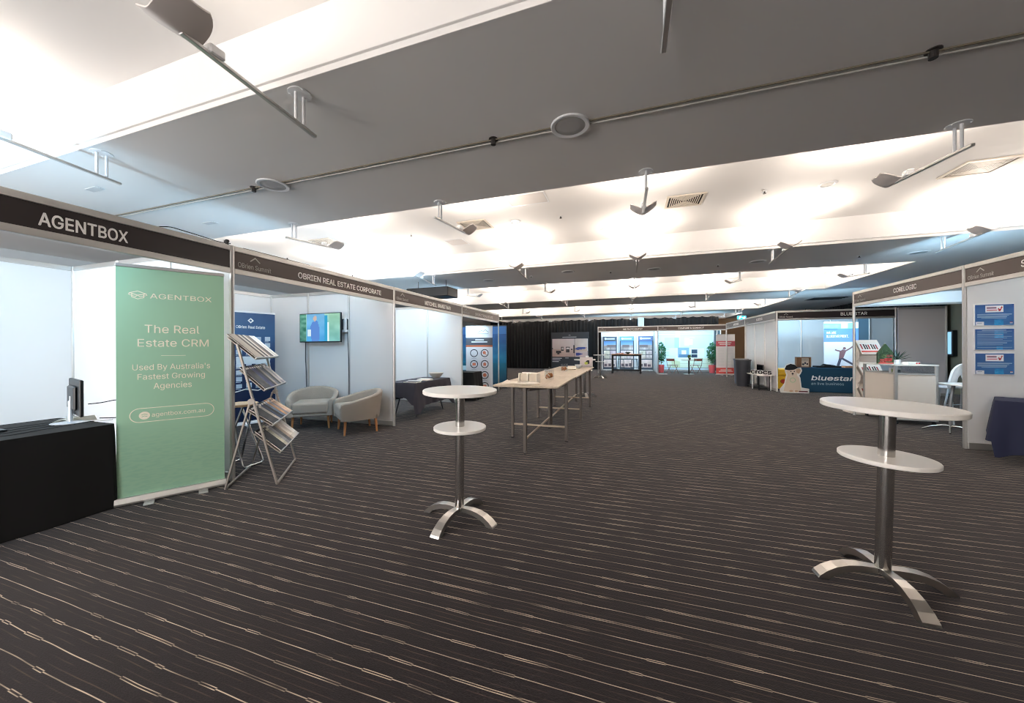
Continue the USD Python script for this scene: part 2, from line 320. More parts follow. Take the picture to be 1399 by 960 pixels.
def booth_lamp(t, x, y, d, k=1.0, r=.11, z=2.40):
    """a lamp head clipped inside the fascia, throwing cool light at the stand's walls"""
    d = np.array(d, float); d /= np.linalg.norm(d); p = np.array([x, y, z])
    h = part(t, 'stand_lamp', [cyl(p - d * .09, p, .06, 16, r + .012), cyl(p - d * .09, p - d * .09 + [0, 0, ZT - z + .02], .008, 6)], black_pl, w=True)
    disk_light(p + d * .004, d, r, COOL, BOOTHLIGHT * k / (r * r * 80))
XF, XB = -3.99, -6.97
LY = [-.10, 2.63, 5.36, 8.10, 10.78]
E_L, N_L = (0, 1, 0), (1, 0, 0)
b1 = thing('exhibition_stand', 'white panel stand at the left edge with a black fascia, black draped table inside', 'exhibition stand', (XF, 1.3, 0))
_wp = part
def part(t, name, mesh, m, w=True, **k): return _wp(t, name, mesh, m, w=w, **k)     # from here on meshes are in world coordinates unless w=False
f = fascia(b1, (XF, LY[0]), (XF, LY[1]), board_black)
board_text(f, 'AGENTBOX', (XF, 1.335, 2.292), E_L, N_L, .090, .475)
wall(b1, (XB, LY[0]), (XB, LY[1]), 3); wall(b1, (XF, LY[1]), (XB, LY[1]), 3, ends=(False, False))
booth_lamp(b1, XF - .22, .2, (-1, .25, -.22), .85); booth_lamp(b1, XF - .22, 1.0, (-1, .2, -.22), .8)
part(b1, 'fascia_cable', tube(bend([(XF, 2.02, ZT + .004), (XF, 2.1, ZT + .03), (XF, 2.3, ZT + .02), (XF, 2.52, ZT + .006), (XF, 2.62, ZT + .02)], .05), .004, 6), black_pl)
part(b1, 'lamp_clamp', [cyl((XF, 2.585, ZT - .01), (XF, 2.585, ZT + .05), .016, 10), cyl((XF - .03, 2.585, ZT + .035), (XF + .02, 2.585, ZT + .035), .012, 10)], black_pl)
b2 = thing('exhibition_stand', 'white panel stand with two tub armchairs and a wall television inside', 'exhibition stand', (XF, 4.0, 0))
f = fascia(b2, (XF, LY[1]), (XF, LY[2]), board_brown, (False, True))
summit_logo(f, (XF, 2.69, 2.285), E_L, N_L); board_text(f, 'OBRIEN REAL ESTATE CORPORATE', (XF, 3.42, 2.302), E_L, N_L, .072, 1.59)
wall(b2, (XB, LY[1]), (XB, LY[2]), 3, ends=(False, True)); wall(b2, (XF, LY[2]), (XB, LY[2]), 3, ends=(False, False))
booth_lamp(b2, XF - .22, 3.4, (-1, .1, -.55), .7); booth_lamp(b2, XF - .22, 4.5, (-1, -.2, -.55), .15)
part(b2, 'fascia_cable', tube([(XF, 2.75, ZT + .004), (XF, 3.2, ZT + .006), (XF, 3.6, ZT + .004)], .004, 6), black_pl)
b3 = thing('exhibition_stand', 'white panel stand with a charcoal draped folding table across its front', 'exhibition stand', (XF, 6.7, 0))
f = fascia(b3, (XF, LY[2]), (XF, LY[3]), board_brown, (False, True))
summit_logo(f, (XF, 5.43, 2.285), E_L, N_L); board_text(f, 'MITCHELL BRANDTMAN', (XF, 6.38, 2.298), E_L, N_L, .078, 1.13)
wall(b3, (XB, LY[2]), (XB, LY[3]), 3, ends=(False, True)); wall(b3, (XF, LY[3]), (XB, LY[3]), 3, ends=(False, False))
booth_lamp(b3, XF - .22, 6.1, (-1, .2, -.25), 1.0); booth_lamp(b3, XF - .22, 7.3, (-1, -.2, -.25), .4)
b4 = thing('exhibition_stand', 'open end stand of the left row, a white banner of round icons beneath its fascia', 'exhibition stand', (XF, 9.4, 0))
f = fascia(b4, (XF, LY[3]), (XF, LY[4]), mat('fascia_taupe', (122, 108, 100), .4), (False, True))
summit_logo(f, (XF, 8.17, 2.285), E_L, N_L); board_text(f, 'INSPECTREALESTATE', (XF, 8.93, 2.296), E_L, N_L, .070, 1.33, mat('pale_lettering', (205, 198, 190)))
wall(b4, (XB, LY[3]), (XB, LY[4]), 3, ends=(False, True))
rail(b4, (XF, LY[4]), (XB, LY[4]), 2.44, ZT)
booth_lamp(b4, XF - .22, 9.4, (-1, .3, -.55), 1.2)
# right row
XG = 4.38; E_R, N_R = (0, -1, 0), (-1, 0, 0)
c1 = thing('exhibition_stand', 'open stand on the right with a white reception counter and white stools inside', 'exhibition stand', (XG, 7.7, 0))
f = fascia(c1, (XG, 8.96), (XG, 6.49), board_brown)
summit_logo(f, (XG, 8.93, 2.285), E_R, N_R, .95); board_text(f, 'CORELOGIC', (XG, 7.83, 2.315), E_R, N_R, .074, .51)
part(c1, 'header_panel', box(XG + .03, 7.4, 8.955, 8.965, 2.225, 2.47), white_panel)
rail(c1, (XG, 8.96), (7.42, 8.96), 2.44, ZT); rail(c1, (XG, 8.96), (7.42, 8.96), 2.19, 2.23); post(c1, 7.42, 8.96)
booth_lamp(c1, XG + .22, 7.7, (1, .25, -.25), 1.1)
c0 = thing('exhibition_stand', 'stand wall at the right edge carrying three blue notices', 'exhibition stand', (XG, 5.2, 0))
f = fascia(c0, (XG, 6.49), (XG, 3.9), board_brown, (False, True))
summit_logo(f, (XG, 6.43, 2.285), E_R, N_R, .95); board_text(f, 'S', (XG, 5.755, 2.315), E_R, N_R, .078, .055)
wall(c0, (XG - .018, 6.455), (7.38, 6.455), 3, ends=(False, True))
booth_lamp(c0, XG + .3, 5.0, (1, .6, -.55), .2)
# the corner stand behind
YS = 12.92; XS = 4.41
d1 = thing('exhibition_stand', 'corner stand with a dark fascia over a navy counter, facing down the hall', 'exhibition stand', (5.8, YS, 0))
f = fascia(d1, (XS, YS), (7.26, YS), mat('fascia_dark', (40, 32, 33), .35))
summit_logo(f, (XS + .06, YS, 2.285), (1, 0, 0), (0, -1, 0), .95); board_text(f, 'BLUE STAR', (6.0, YS, 2.310), (1, 0, 0), (0, -1, 0), .085, .62)
wall(d1, (XS, 15.9), (8.86, 15.9), 5, ends=(True, True))
wall(d1, (7.67, 15.5), (8.0, 15.5), 1, mat('blue_grey_panel', (118, 146, 164), .4), ends=(False, True))
booth_lamp(d1, 5.2, YS + .22, (0, 1, -.55), 1.0); booth_lamp(d1, 6.6, YS + .22, (0, 1, -.55), 1.0)
wall(d1, (XS, 15.9), (XS, YS), 3, ends=(False, False))
fg = mat('fascia_grey', (112, 110, 110), .4)
f = fascia(d1, (XS - .03, 15.9), (XS - .03, YS), fg, (False, False)); summit_logo(f, (XS - .03, 15.82, 2.285), E_R, N_R, .9); board_text(f, 'KUDOS', (XS - .03, 14.62, 2.305), E_R, N_R, .085, .58, bold=True)
d2 = thing('exhibition_stand', 'farthest stand of the right row, open under a grey fascia, brown wall seen through it', 'exhibition stand', (XS, 17.2, 0))
f = fascia(d2, (XS - .03, 18.6), (XS - .03, 15.9), fg); summit_logo(f, (XS - .03, 18.54, 2.285), E_R, N_R, .9); board_text(f, 'MYDESK', (XS - .03, 17.45, 2.305), E_R, N_R, .085, .75)
g1 = thing('partition_panel', 'plain grey partition panel right of the dark fascia', 'partition', (7.8, YS + .04, 0))
wall(g1, (7.30, YS + .03), (8.36, YS + .03), 1, grey_panel, ends=(False, True))
# far row
YR = 19.5
e1 = thing('exhibition_stand', 'far stand with three picture banners and a black high table', 'exhibition stand', (0, YR, 0))
f = fascia(e1, (-1.49, YR), (1.5, YR), board_brown); summit_logo(f, (-1.44, YR, 2.285), (1, 0, 0), (0, -1, 0), .95); board_text(f, 'A&E PHOTOGRAPHY', (-.22, YR, 2.305), (1, 0, 0), (0, -1, 0), .075, .98)
wall(e1, (-1.49, 22.1), (1.5, 22.1), 3); wall(e1, (1.5, YR), (1.5, 22.1), 3, ends=(False, False))
booth_lamp(e1, -.7, YR + .22, (0, 1, -.55), 1.7); booth_lamp(e1, .7, YR + .22, (0, 1, -.55), 1.7)
e2 = thing('exhibition_stand', 'far stand with a large kitchen picture on its back wall', 'exhibition stand', (3, YR, 0))
f = fascia(e2, (1.5, YR), (4.58, YR), board_brown, (False, True)); summit_logo(f, (1.55, YR, 2.285), (1, 0, 0), (0, -1, 0), .95); board_text(f, 'COMPARE & CONNECT', (2.45, YR, 2.305), (1, 0, 0), (0, -1, 0), .075, 1.16)
wall(e2, (1.5, 22.1), (4.58, 22.1), 3, ends=(False, True)); wall(e2, (4.58, 22.1), (4.58, 20.6), 2, mat('black_panel', (24, 24, 26), .5), ends=(False, True))
booth_lamp(e2, 2.2, YR + .22, (0, 1, -.55), 1.7); booth_lamp(e2, 3.8, YR + .22, (0, 1, -.55), 1.7)

# ------------------------------------------------------------------ uplights on arms under the ceiling bands
def make_uplight():
    t = thing('uplight', 'x', 'ceiling light', (-4.57, 1.90, ZS), PI, group='uplights under the ceiling bands')
    k = dict(w=False)
    part(t, 'mounting_plate', [disc(.075, -.006, 0, 24, .002)] + [cyl((sx * .06, sy * .03, -.011), (sx * .06, sy * .03, -.005), .006, 6) for sx in (-1, 1) for sy in (-1, 1)], white_pl, **k)
    for s in (-.032, .032): part(t, 'hanger_rod', cyl((0, s, -.205), (0, s, -.01), .011, 10), white_pl, **k)
    part(t, 'arm', bar((0, -.13, -.232), (0, .70, -.158), .03, .022), alu, **k)
    n = 18; a = np.linspace(-1, 1, n); P = []
    for (sgn, off) in ((1, 0), (-1, -.008)):
        pass
    v, fc = [], []
    ny = 7
    for side in (0, 1):
        for i, s in enumerate(a):
            wy = .125 * math.sqrt(1 - (abs(s) * .90) ** 4)
            for j in range(ny):
                y = .70 + wy * (2 * j / (ny - 1) - 1) * .92 + .02
                z = -.158 + .085 * abs(s) ** 1.25 - (.009 if side else 0) + .010 * ((2 * j / (ny - 1) - 1) ** 2)
                v.append((.150 * s, y, z))
    N = n * ny
    for i in range(n - 1):
        for j in range(ny - 1):
            q = [i * ny + j, (i + 1) * ny + j, (i + 1) * ny + j + 1, i * ny + j + 1]
            fc += [[q[0], q[1], q[2]], [q[0], q[2], q[3]], [N + q[0], N + q[2], N + q[1]], [N + q[0], N + q[3], N + q[2]]]
    edge = [i * ny for i in range(n)] + [(n - 1) * ny + j for j in range(1, ny)] + [i * ny + ny - 1 for i in range(n - 2, -1, -1)] + [j for j in range(ny - 2, 0, -1)]
    for p, q in zip(edge, edge[1:] + edge[:1]): fc += [[p, N + p, N + q], [p, N + q, q]]
    part(t, 'reflector_wing', trimesh.Trimesh(v, fc, process=False), mat('wing_metal', (222, 214, 210), .45, .0), smooth=40, **k)
    part(t, 'lamp_socket', rbox(-.03, .03, .50, .58, -.17, -.115, .008), white_pl, **k)
    return t
up = make_uplight(); _up = [False]
ROWS = [(1.90, PI, 'near edge of the nearest ceiling band'), (3.86, 0, 'far edge of the nearest ceiling band'), (7.72, PI, 'near edge of the second ceiling band'), (9.72, 0, 'far edge of the second ceiling band'),
        (13.53, PI, 'near edge of the third ceiling band'), (15.60, 0, 'far edge of the third ceiling band'), (19.38, PI, 'near edge of the fourth ceiling band'), (21.47, 0, 'far edge of the fourth ceiling band')]
ORD = ['leftmost', 'second from left', 'third from left', 'fourth from left', 'fifth from left', 'rightmost']
COLS = [-6.95, -4.57, -2.19, .19, 2.57, 4.95]
for ri, (y, rz, where) in enumerate(ROWS):
    seen = [ci for ci in range(6) if not ((ci == 0 and ri < 6) or (ri == 0 and ci > 3))]
    for ci, x in enumerate(COLS):
        hidden = ci not in seen
        lab = '' if hidden else f'silver winged uplight, {(ORD[:len(seen) - 1] + ORD[5:])[seen.index(ci)]} on the {where}'
        if not hidden:
            if not _up[0]:
                _up[0] = True; tag(up.prim, lab)
                M = rotm(0, 0, rz); M[:3, 3] = (x, y, ZS); up.prim.GetAttribute('xformOp:transform').Set(Gf.Matrix4d(*M.T.ravel()))
            else: dup(up, lab, (x, y, ZS), rz)
        s = -1 if rz else 1
        disk_light((x, y + s * .72, ZS - .085), (0, s * .25, 1), .07, WARM, UPLIGHT * (.2 if ri == 0 else 1.3 if ri > 3 else 1))
for x in COLS: disk_light((x, -1.25, ZS - .085), (0, 0, 1), .07, WARM, UPLIGHT * .65)      # the row of uplights behind the viewer

# ------------------------------------------------------------------ fittings on the ceiling
t = thing('lighting_track', 'thin cable track with conduit running across the nearest ceiling band', 'ceiling track', (0, 2.84, ZS))
part(t, 'track', rbox(CX0, XR - .1, 2.833, 2.847, ZS - .012, ZS - .001, .003), mat('bronze_track', (128, 120, 104), .5))
part(t, 'conduit', tube([(CX0, 2.875, ZS - .009), (XR - .1, 2.885, ZS - .009)], .006, 8), mat('conduit_grey', (196, 194, 188), .5))
for x in (-3.95, -1.09, 1.78): part(t, 'track_connector', [cyl((x, 2.84, ZS - .05), (x, 2.84, ZS - .001), .022, 12), cyl((x, 2.84, ZS - .006), (x, 2.84, ZS), .04, 16)], mat('dark_metal', (72, 68, 66), .4, .6))
SPK = [(-3.66, 2.84, 'round ceiling speaker on the track, left of centre'), (-.43, 2.84, 'round ceiling speaker on the track, above the hall centre'),
       (-3.51, 8.77, 'round ceiling speaker on the second band, left end'), (-1.33, 8.38, 'round ceiling speaker on the second band, left of centre'), (.6, 8.75, 'round ceiling speaker on the second band, near the centre'),
       (2.63, 8.70, 'round ceiling speaker on the second band, right of centre'), (5.35, 8.9, 'round ceiling speaker on the second band, right end')]
sp = None
for x, y, lab in SPK:
    z = ZS - (.016 if y < 3 else 0)
    if sp is None:
        sp = thing('ceiling_speaker', lab, 'speaker', (x, y, z), group='round speakers in the ceiling')
        part(sp, 'bezel', lathe([(.12, -.001), (.155, -.001), (.155, -.008), (.148, -.013), (.12, -.009)], 32), white_pl, w=False); part(sp, 'grille', lathe([(0, -.008), (.08, -.008), (.122, -.005), (.122, -.001), (0, -.001)], 32), mat('speaker_grille', (180, 180, 180), .5, bump=(300, .4)), w=False)
    else: dup(sp, lab, (x, y, z))
sk = None
for i, (x, y, z, lab) in enumerate([(-4.08, 6.05, ZC, 'left of the left air vents'), (-1.08, 6.03, ZC, 'left of the lit coffer centre'), (1.91, 6.02, ZC, 'right of the slatted air vent'), (-.37, 8.71, ZS, 'on the second ceiling band, centre'),
                                   (-2.3, 8.6, ZS, 'on the second ceiling band, left'), (1.91, 8.80, ZS, 'on the second ceiling band, right of centre'), (4.4, 8.82, ZS, 'on the second ceiling band, right')]):
    if sk is None:
        sk = thing('sprinkler', 'small sprinkler head ' + lab, 'sprinkler', (x, y, z), group='sprinklers')
        part(sk, 'rosette', disc(.035, -.008, 0, 20), white_pl, w=False); part(sk, 'head', [cyl((0, 0, -.03), (0, 0, -.006), .011, 10), disc(.022, -.036, -.031, 16, .001)], mat('dark_metal'), w=False)
    else: dup(sk, 'small sprinkler head ' + lab, (x, y, z))
for x, y, lab in ((-5.67, 2.30, 'small pale plate on the nearest ceiling band, over the left fascia'), (-5.65, 3.44, 'small pale plate on the nearest ceiling band, beside its far edge')):
    t = thing('ceiling_plate', lab, 'ceiling plate', (x, y, ZS)); part(t, 'plate', rbox(x - .11, x + .11, y - .04, y + .04, ZS - .008, ZS, .003), mat('plate_pale', (206, 206, 206), .5)); part(t, 'screw', [cyl((x + a, y, ZS - .010), (x + a, y, ZS - .007), .006, 8) for a in (-.08, .08)], alu)
dl = None
for x, y, lab in [(-1.90, 6.01, 'round white ceiling downlight left of the first air vent'), (2.66, 6.03, 'round white ceiling downlight right of the middle air vent'), (-.37, 7.0, 'small white ceiling disc beside the lit coffer wall')]:
    if dl is None:
        dl = thing('downlight', lab, 'downlight', (x, y, ZC)); part(dl, 'bezel', lathe([(.07, -.001), (.105, -.001), (.105, -.008), (.08, -.014), (.07, -.006)], 32), white_pl, w=False); part(dl, 'lens', disc(.072, -.006, -.001, 24, .002), mat('frosted_lens', (226, 224, 218), .3), w=False)
    else: dup(dl, lab, (x, y, ZC))
vent = None
for x, y, lab in [(.85, 6.0, 'square slatted air vent in the coffer, middle one'), (4.25, 6.08, 'square slatted air vent in the coffer, rightmost'), (-2.64, 5.95, 'square slatted air vent in the coffer, behind a lamp'), (-6.05, 5.9, 'square slatted air vent in the coffer, leftmost')]:
    if vent is None:
        vent = thing('air_vent', lab, 'air vent', (x, y, ZC), group='air vents in the coffer')
        fr = extr(sbox(-.27, -.235, .27, .235).difference(sbox(-.235, -.20, .235, .20)), .014); fr.apply_translation([0, 0, -.014]); part(vent, 'vent_frame', fr, mat('vent_cream', (214, 204, 190), .5), w=False)
        part(vent, 'duct_opening', box(-.236, .236, -.201, .201, -.002, 0), mat('duct_dark', (12, 10, 9), .9), w=False)
        for k in range(1, 8):                       # concentric four-way louvres
            s = k / 8; a, b = .236 * s, .2 * s
            l = extr(sbox(-a, -b, a, b).difference(sbox(-a + .012, -b + .010, a - .012, b - .010)), .004); l.apply_translation([0, 0, -.012 + .0004 * k]); part(vent, 'louvre', l, mat('vent_cream'), w=False)
    else: dup(vent, lab, (x, y, ZC))
for x0, x1, y0, y1, lab in [(-1.75, -1.14, 4.98, 5.37, 'large flat access hatch in the lit coffer'), (-3.66, -3.24, 6.6, 7.0, 'small flat access hatch near the coffer wall')]:
    t = thing('access_hatch', lab, 'access hatch', ((x0 + x1) / 2, (y0 + y1) / 2, ZC)); part(t, 'hatch_frame', (lambda m: (m.apply_translation([0, 0, ZC - .008]), m)[1])(extr(sbox(x0, y0, x1, y1).difference(sbox(x0 + .015, y0 + .015, x1 - .015, y1 - .015)), .008)), white_pl)
    part(t, 'hatch_panel', rbox(x0 + .018, x1 - .018, y0 + .018, y1 - .018, ZC - .006, ZC, .002), mat('hatch_paint', (218, 212, 208), .6))
t = thing('slot_diffuser', 'long dark slot diffuser in the ceiling above the right row', 'air vent', (7.1, 16.3, ZS)); part(t, 'slot', rbox(6.6, 7.7, 15.9, 16.7, ZS - .004, ZS, .002), mat('slot_dark', (40, 42, 44), .8)); part(t, 'slot_blade', [rbox(6.6, 7.7, y, y + .02, ZS - .012, ZS - .003, .003) for y in (16.1, 16.3, 16.5)], mat('slot_blade', (58, 60, 62), .6))
t = thing('hanging_case', 'black box hung from the ceiling above the left row', 'equipment case', (-4.95, 8.35, 2.75)); part(t, 'case_body', rbox(-5.6, -4.35, 8.05, 8.6, 2.74, 2.98, .015), black_pl)
for x in (-5.4, -4.55): part(t, 'hanger_rod', cyl((x, 8.33, 2.97), (x, 8.33, ZS), .008, 8), steel_paint)
t = thing('exit_sign', 'small glowing exit sign with a running figure and arrow near far right', 'exit sign', (5.2, 19.45, 2.78))
part(t, 'sign_body', rbox(5.02, 5.40, 19.435, 19.49, 2.70, 2.88, .008), white_pl); part(t, 'lit_face', rbox(5.03, 5.39, 19.428, 19.435, 2.71, 2.87, .001), glow('exit_cyan', (30, 150, 200), 1.0))
ar = [(.22, .06), (.29, .06), (.29, .035), (.335, .08), (.29, .125), (.29, .10), (.22, .10)]
man = Polygon([(.10, .02), (.13, .06), (.12, .10), (.16, .07), (.19, .08), (.14, .12), (.09, .11), (.06, .08), (.07, .075), (.095, .095), (.09, .065), (.05, .02), (.07, .02), (.105, .05)]).union(Point(.135, .14).buffer(.016))
part(t, 'pictogram', [put(extr(g, .002), frame((5.03, 19.428, 2.71), (1, 0, 0), (0, 0, 1))) for g in (Polygon(ar), man.buffer(0))], glow('exit_white', (220, 250, 255), 1.6))
part(t, 'hanger_rod', cyl((5.21, 19.46, 2.88), (5.21, 19.46, ZS), .008, 8), white_pl)

# ------------------------------------------------------------------ curtains
def pleats(p, q, z0, top, wl=.21, amp=.05, scallop=.0, sw=.55, seed=0):
    p, q = np.array(p, float), np.array(q, float); L = np.hypot(*(q - p)); e = (q - p) / L; n = np.array([e[1], -e[0]]); N = int(L / wl * 8); s = np.linspace(0, L, N)
    rs = np.random.default_rng(seed); ph = np.cumsum(rs.normal(0, .12, N)); off = amp * np.sin(2 * PI * s / wl + ph) * (.75 + .25 * np.sin(s * 1.7))
    zt = top - scallop * np.abs(np.sin(PI * s / sw + np.sin(s) * .8)); V = []
    for d in (0, .01):
        for z in (0, .5, 1):
            zz = z0 + (zt - z0) * z; o = off * (1 - .25 * z) + d; V.append(np.column_stack([p[0] + e[0] * s + n[0] * o, p[1] + e[1] * s + n[1] * o, zz]))
    v = np.vstack(V); f = []
    def strip(a, b, rev):
        i = np.arange(N - 1); q1 = np.stack([a * N + i, a * N + i + 1, b * N + i + 1], 1); q2 = np.stack([a * N + i, b * N + i + 1, b * N + i], 1); r = np.vstack([q1, q2]); f.append(r[:, ::-1] if rev else r)
    strip(0, 1, True); strip(1, 2, True); strip(3, 4, False); strip(4, 5, False); strip(2, 5, True); strip(0, 3, False)
    return trimesh.Trimesh(v, np.vstack(f), process=False)
solo('curtain', pleats((-9.0, 22.75), (4.95, 22.75), .012, 3.17, scallop=.05), velvet, 'full height pleated black curtain across the far end of the hall', 'curtain', smooth=50)
solo('curtain', pleats((8.92, 22.6), (8.92, 13.75), .012, 3.19, seed=3), velvet, 'pleated black curtain along the right wall behind the stands', 'curtain', smooth=50)

# ------------------------------------------------------------------ bar tables
def make_bar_table(label, loc, rz, tilt):
    t = thing('bar_table', label, 'bar table', loc, rz, tilt); k = dict(w=False)
    part(t, 'tabletop', disc(.30, 1.03, 1.06, 72, .004), white_lam, smooth=30, **k); part(t, 'shelf', disc(.213, .735, .76, 64, .004), white_lam, smooth=30, **k)
    part(t, 'pole', cyl((0, 0, .07), (0, 0, 1.03), .0365, 40), chrome, smooth=40, **k)
    part(t, 'pole_collar', lathe([(.0365, .10), (.044, .10), (.044, .078), (.0365, .078)], 32), chrome, **k)
    top = [(.0, .098), (.06, .104), (.12, .105), (.18, .098), (.24, .078), (.29, .048), (.325, .016), (.333, 0)]; bot = [(.275, 0), (.25, .026), (.21, .046), (.16, .062), (.10, .07), (0, .07)]
    arm = extr(Polygon(top + bot), .062); arm.apply_translation([0, 0, -.031])
    for i in range(4):
        a = arm.copy(); v = a.vertices.copy(); w = .75 + .5 * np.clip(v[:, 0] / .33, 0, 1); v[:, 2] *= w; a.vertices = np.column_stack([v[:, 0], v[:, 2] * -1, v[:, 1]])
        a.apply_transform(rotm(0, 0, i * PI / 2)); part(t, 'leg', a, brushed, **k)
    return t
bt = make_bar_table('white bar table with lower shelf in right foreground', (1.42, 2.645, 0), .06, (0.012, .022))
dup(bt, 'white bar table with lower shelf in left foreground', (-1.315, 2.61, 0), -.12, (0.0, .014))
dup(bt, 'far white bar table with shelf, just beyond the long high tables', (-1.15, 10.16, 0), .3)
dup(bt, 'farthest white bar table with shelf, before the far picture banners', (-1.18, 16.56, 0), .5)

# ------------------------------------------------------------------ long high tables and what lies on them
oak = wood('pale_oak', (176, 158, 138), (198, 182, 162), (14, 1.2, 14)); tan_metal = mat('tan_stretcher', (186, 168, 148), .4, .4)
def make_high_table(label, loc):
    t = thing('high_table', label, 'high table', loc); k = dict(w=False)
    part(t, 'tabletop', rbox(-.445, .445, -.79, .79, .872, .9, .006), oak, **k)
    for i, (x, y) in enumerate(((-.42, 0), (.42, 0), (0, -.76), (0, .76))):
        l = part(t, 'leg', bar((x, y, .02), (x, y, .872), .046), steel_paint, **k); part(l, 'foot', disc(.026, 0, .022, 16, .002, (x, y, 0)), chrome, **k)
    part(t, 'apron', [bar((-.42, 0, .853), (.42, 0, .853), .04, .036), bar((0, -.76, .853), (0, .76, .853), .04, .036), bar((-.40, -.04, .84), (-.04, -.74, .84), .03, .03), bar((.40, -.04, .84), (.04, -.74, .84), .03, .03)], steel_paint, **k)
    part(t, 'stretcher', bar((-.40, 0, .215), (.40, 0, .215), .026), tan_metal, **k); part(t, 'stretcher', bar((0, -.74, .189), (0, .74, .189), .026), tan_metal, **k)
    return t
ht = make_high_table('long oak topped high table nearest, napkins and menu box on it', (-1.285, 5.23, 0))
dup(ht, 'middle oak topped high table, a jar of biscuits near its far end', (-1.27, 6.815, 0)); dup(ht, 'farthest oak topped high table, white bowl and folded napkins on it', (-1.255, 8.40, 0))
paper = mat('cream_paper', (236, 226, 212), .7)
t = thing('menu_box', 'open white divided menu holder on the nearest high table', 'menu holder', (-1.36, 4.95, .9), -.28)
for x in (-.15, 0, .15): part(t, 'divider', rbox(x - .006, x + .006, -.05, .06, 0, .125, .003), mat('white_card', (240, 234, 224), .6), w=False)
part(t, 'back_panel', rbox(-.156, .156, .05, .062, 0, .135, .003), mat('white_card'), w=False); part(t, 'base', rbox(-.156, .156, -.05, .06, 0, .008, .002), mat('white_card'), w=False)
for x in (-.075, .075): part(t, 'card_stack', rbox(x - .064, x + .064, -.02, .046, .008, .118, .003), mat('kraft_card', (212, 200, 182), .7), w=False)
def napkin(name, label, loc, rz, w, d, n):
    t = thing(name, label, 'napkins', loc, rz); r = np.random.default_rng(n)
    for i in range(n):
        m = rbox(-w / 2, w / 2, -d / 2, d / 2, 0, .007, .003, 2); m.apply_transform(rotm(0, 0, r.normal(0, .08))); m.apply_translation([r.normal(0, .008), r.normal(0, .008), i * .0072]); part(t, 'napkin', m, paper, w=False)
    m = trimesh.convex.convex_hull([(-.05, -.05, 0), (.06, -.03, 0), (.05, .06, 0), (-.06, .04, 0), (0, 0, .035)]); m.apply_translation([-w * .2, 0, n * .0072 - .003]); part(t, 'crumpled_napkin', m, paper, w=False)
napkin('napkin_pile', 'loose cream napkins at the near left corner of the high table', (-1.56, 4.68, .9), .3, .2, .16, 3)
t = thing('cloth_napkin', 'rolled cream cloth napkin lying before the menu holder', 'napkin', (-1.29, 4.60, .9), .1)
part(t, 'roll', tube(bend([(-.17, -.03, .014), (.12, -.045, .014), (.17, 0, .014), (.11, .04, .014), (-.10, .03, .014)], .05), .014, 10), paper, w=False, smooth=40); part(t, 'fold', rbox(-.18, .10, -.035, .03, 0, .010, .004), paper, w=False)
glass = mat('clear_glass', nodes={'g': ('glass_bsdf', {'color': (.97, .98, .98), 'roughness': .0, 'IOR': 1.12}), 't': ('transparent_bsdf', {'color': (.97, .975, .975)}), 's': ('glossy_bsdf', {'color': (1, 1, 1), 'roughness': .03}), 'm': ('mix_closure', {'fac': .07})}, links=[('t.BSDF', 'm.closure1'), ('s.BSDF', 'm.closure2')], surface='m.closure')
def jar(label, loc, seed, lid=True):
    t = thing('glass_jar', label, 'jar', loc); k = dict(w=False)
    part(t, 'jar_body', lathe([(0, .001), (.068, .001), (.074, .01), (.074, .155), (.070, .155), (.070, .012), (0, .006)], 28), glass, smooth=40, **k)
    r = np.random.default_rng(seed); bis = []
    for i in range(16):
        a, q = r.uniform(0, 6.28), .05 * math.sqrt(r.random()); d = disc(.022, -.005, .005, 12, .002); d.apply_transform(rotm(r.uniform(-.9, .9), r.uniform(-.9, .9), 0)); d.apply_translation([q * math.cos(a), q * math.sin(a), .026 + .0042 * i]); bis.append(d)
    part(t, 'biscuits', bis, mat('biscuit', (186, 120, 66), .7), kind='stuff', **k)
    if lid: part(t, 'lid', [disc(.078, .156, .172, 28, .004), lathe([(0, .172), (.012, .172), (.016, .19), (.008, .198), (0, .198)], 16)], glass, **k)
jar('glass jar of biscuits with a lid beside the menu holder', (-1.16, 5.42, .9), 1); jar('open glass jar of biscuits further along the high tables', (-1.26, 7.38, .9), 2, False)
t = thing('folded_napkins', 'bundle of folded white napkins beside the far jar', 'napkins', (-1.18, 7.9, .9)); part(t, 'napkin_roll', [tube([(-.09, y, .025 + dz), (.09, y, .025 + dz)], .025, 12) for y, dz in ((-.03, 0), (.03, 0), (0, .036))], paper, w=False, smooth=40)
bowl_prof = [(0, 0), (.035, 0), (.04, .006), (.075, .05), (.088, .085), (.083, .085), (.07, .052), (.036, .012), (0, .010)]
t = thing('bowl', 'small white bowl near the far end of the high tables', 'bowl', (-1.10, 8.45, .9)); part(t, 'bowl_body', lathe(bowl_prof, 28), white_pl, w=False, smooth=40); part(t, 'rim', lathe([(.083, .083), (.09, .083), (.09, .089), (.083, .089)], 28), white_pl, w=False)
t = thing('side_plate', 'flat white plate on the left of the middle high table', 'plate', (-1.6, 7.35, .9)); part(t, 'plate_body', lathe([(0, 0), (.05, 0), (.09, .012), (.092, .016), (.05, .006), (0, .005)], 28), white_pl, w=False); part(t, 'foot_ring', lathe([(.04, -.0005), (.048, -.0005), (.048, .001), (.04, .001)], 20), white_pl, w=False)
t = thing('display_card', 'pale standing card with a dark bird emblem near the far bar table', 'sign', (-.99, 9.06, .9), -.1)
c = Pic(26, 26, (206, 196, 196)); c.ell(.62, .52, .16, .2, (40, 44, 40)); c.ell(.5, .62, .14, .14, (186, 196, 80)); c.ell(.7, .4, .08, .1, (30, 32, 30)); c.rect(0, .9, 1, 1, (196, 188, 188))
t.W = t.W.copy(); 
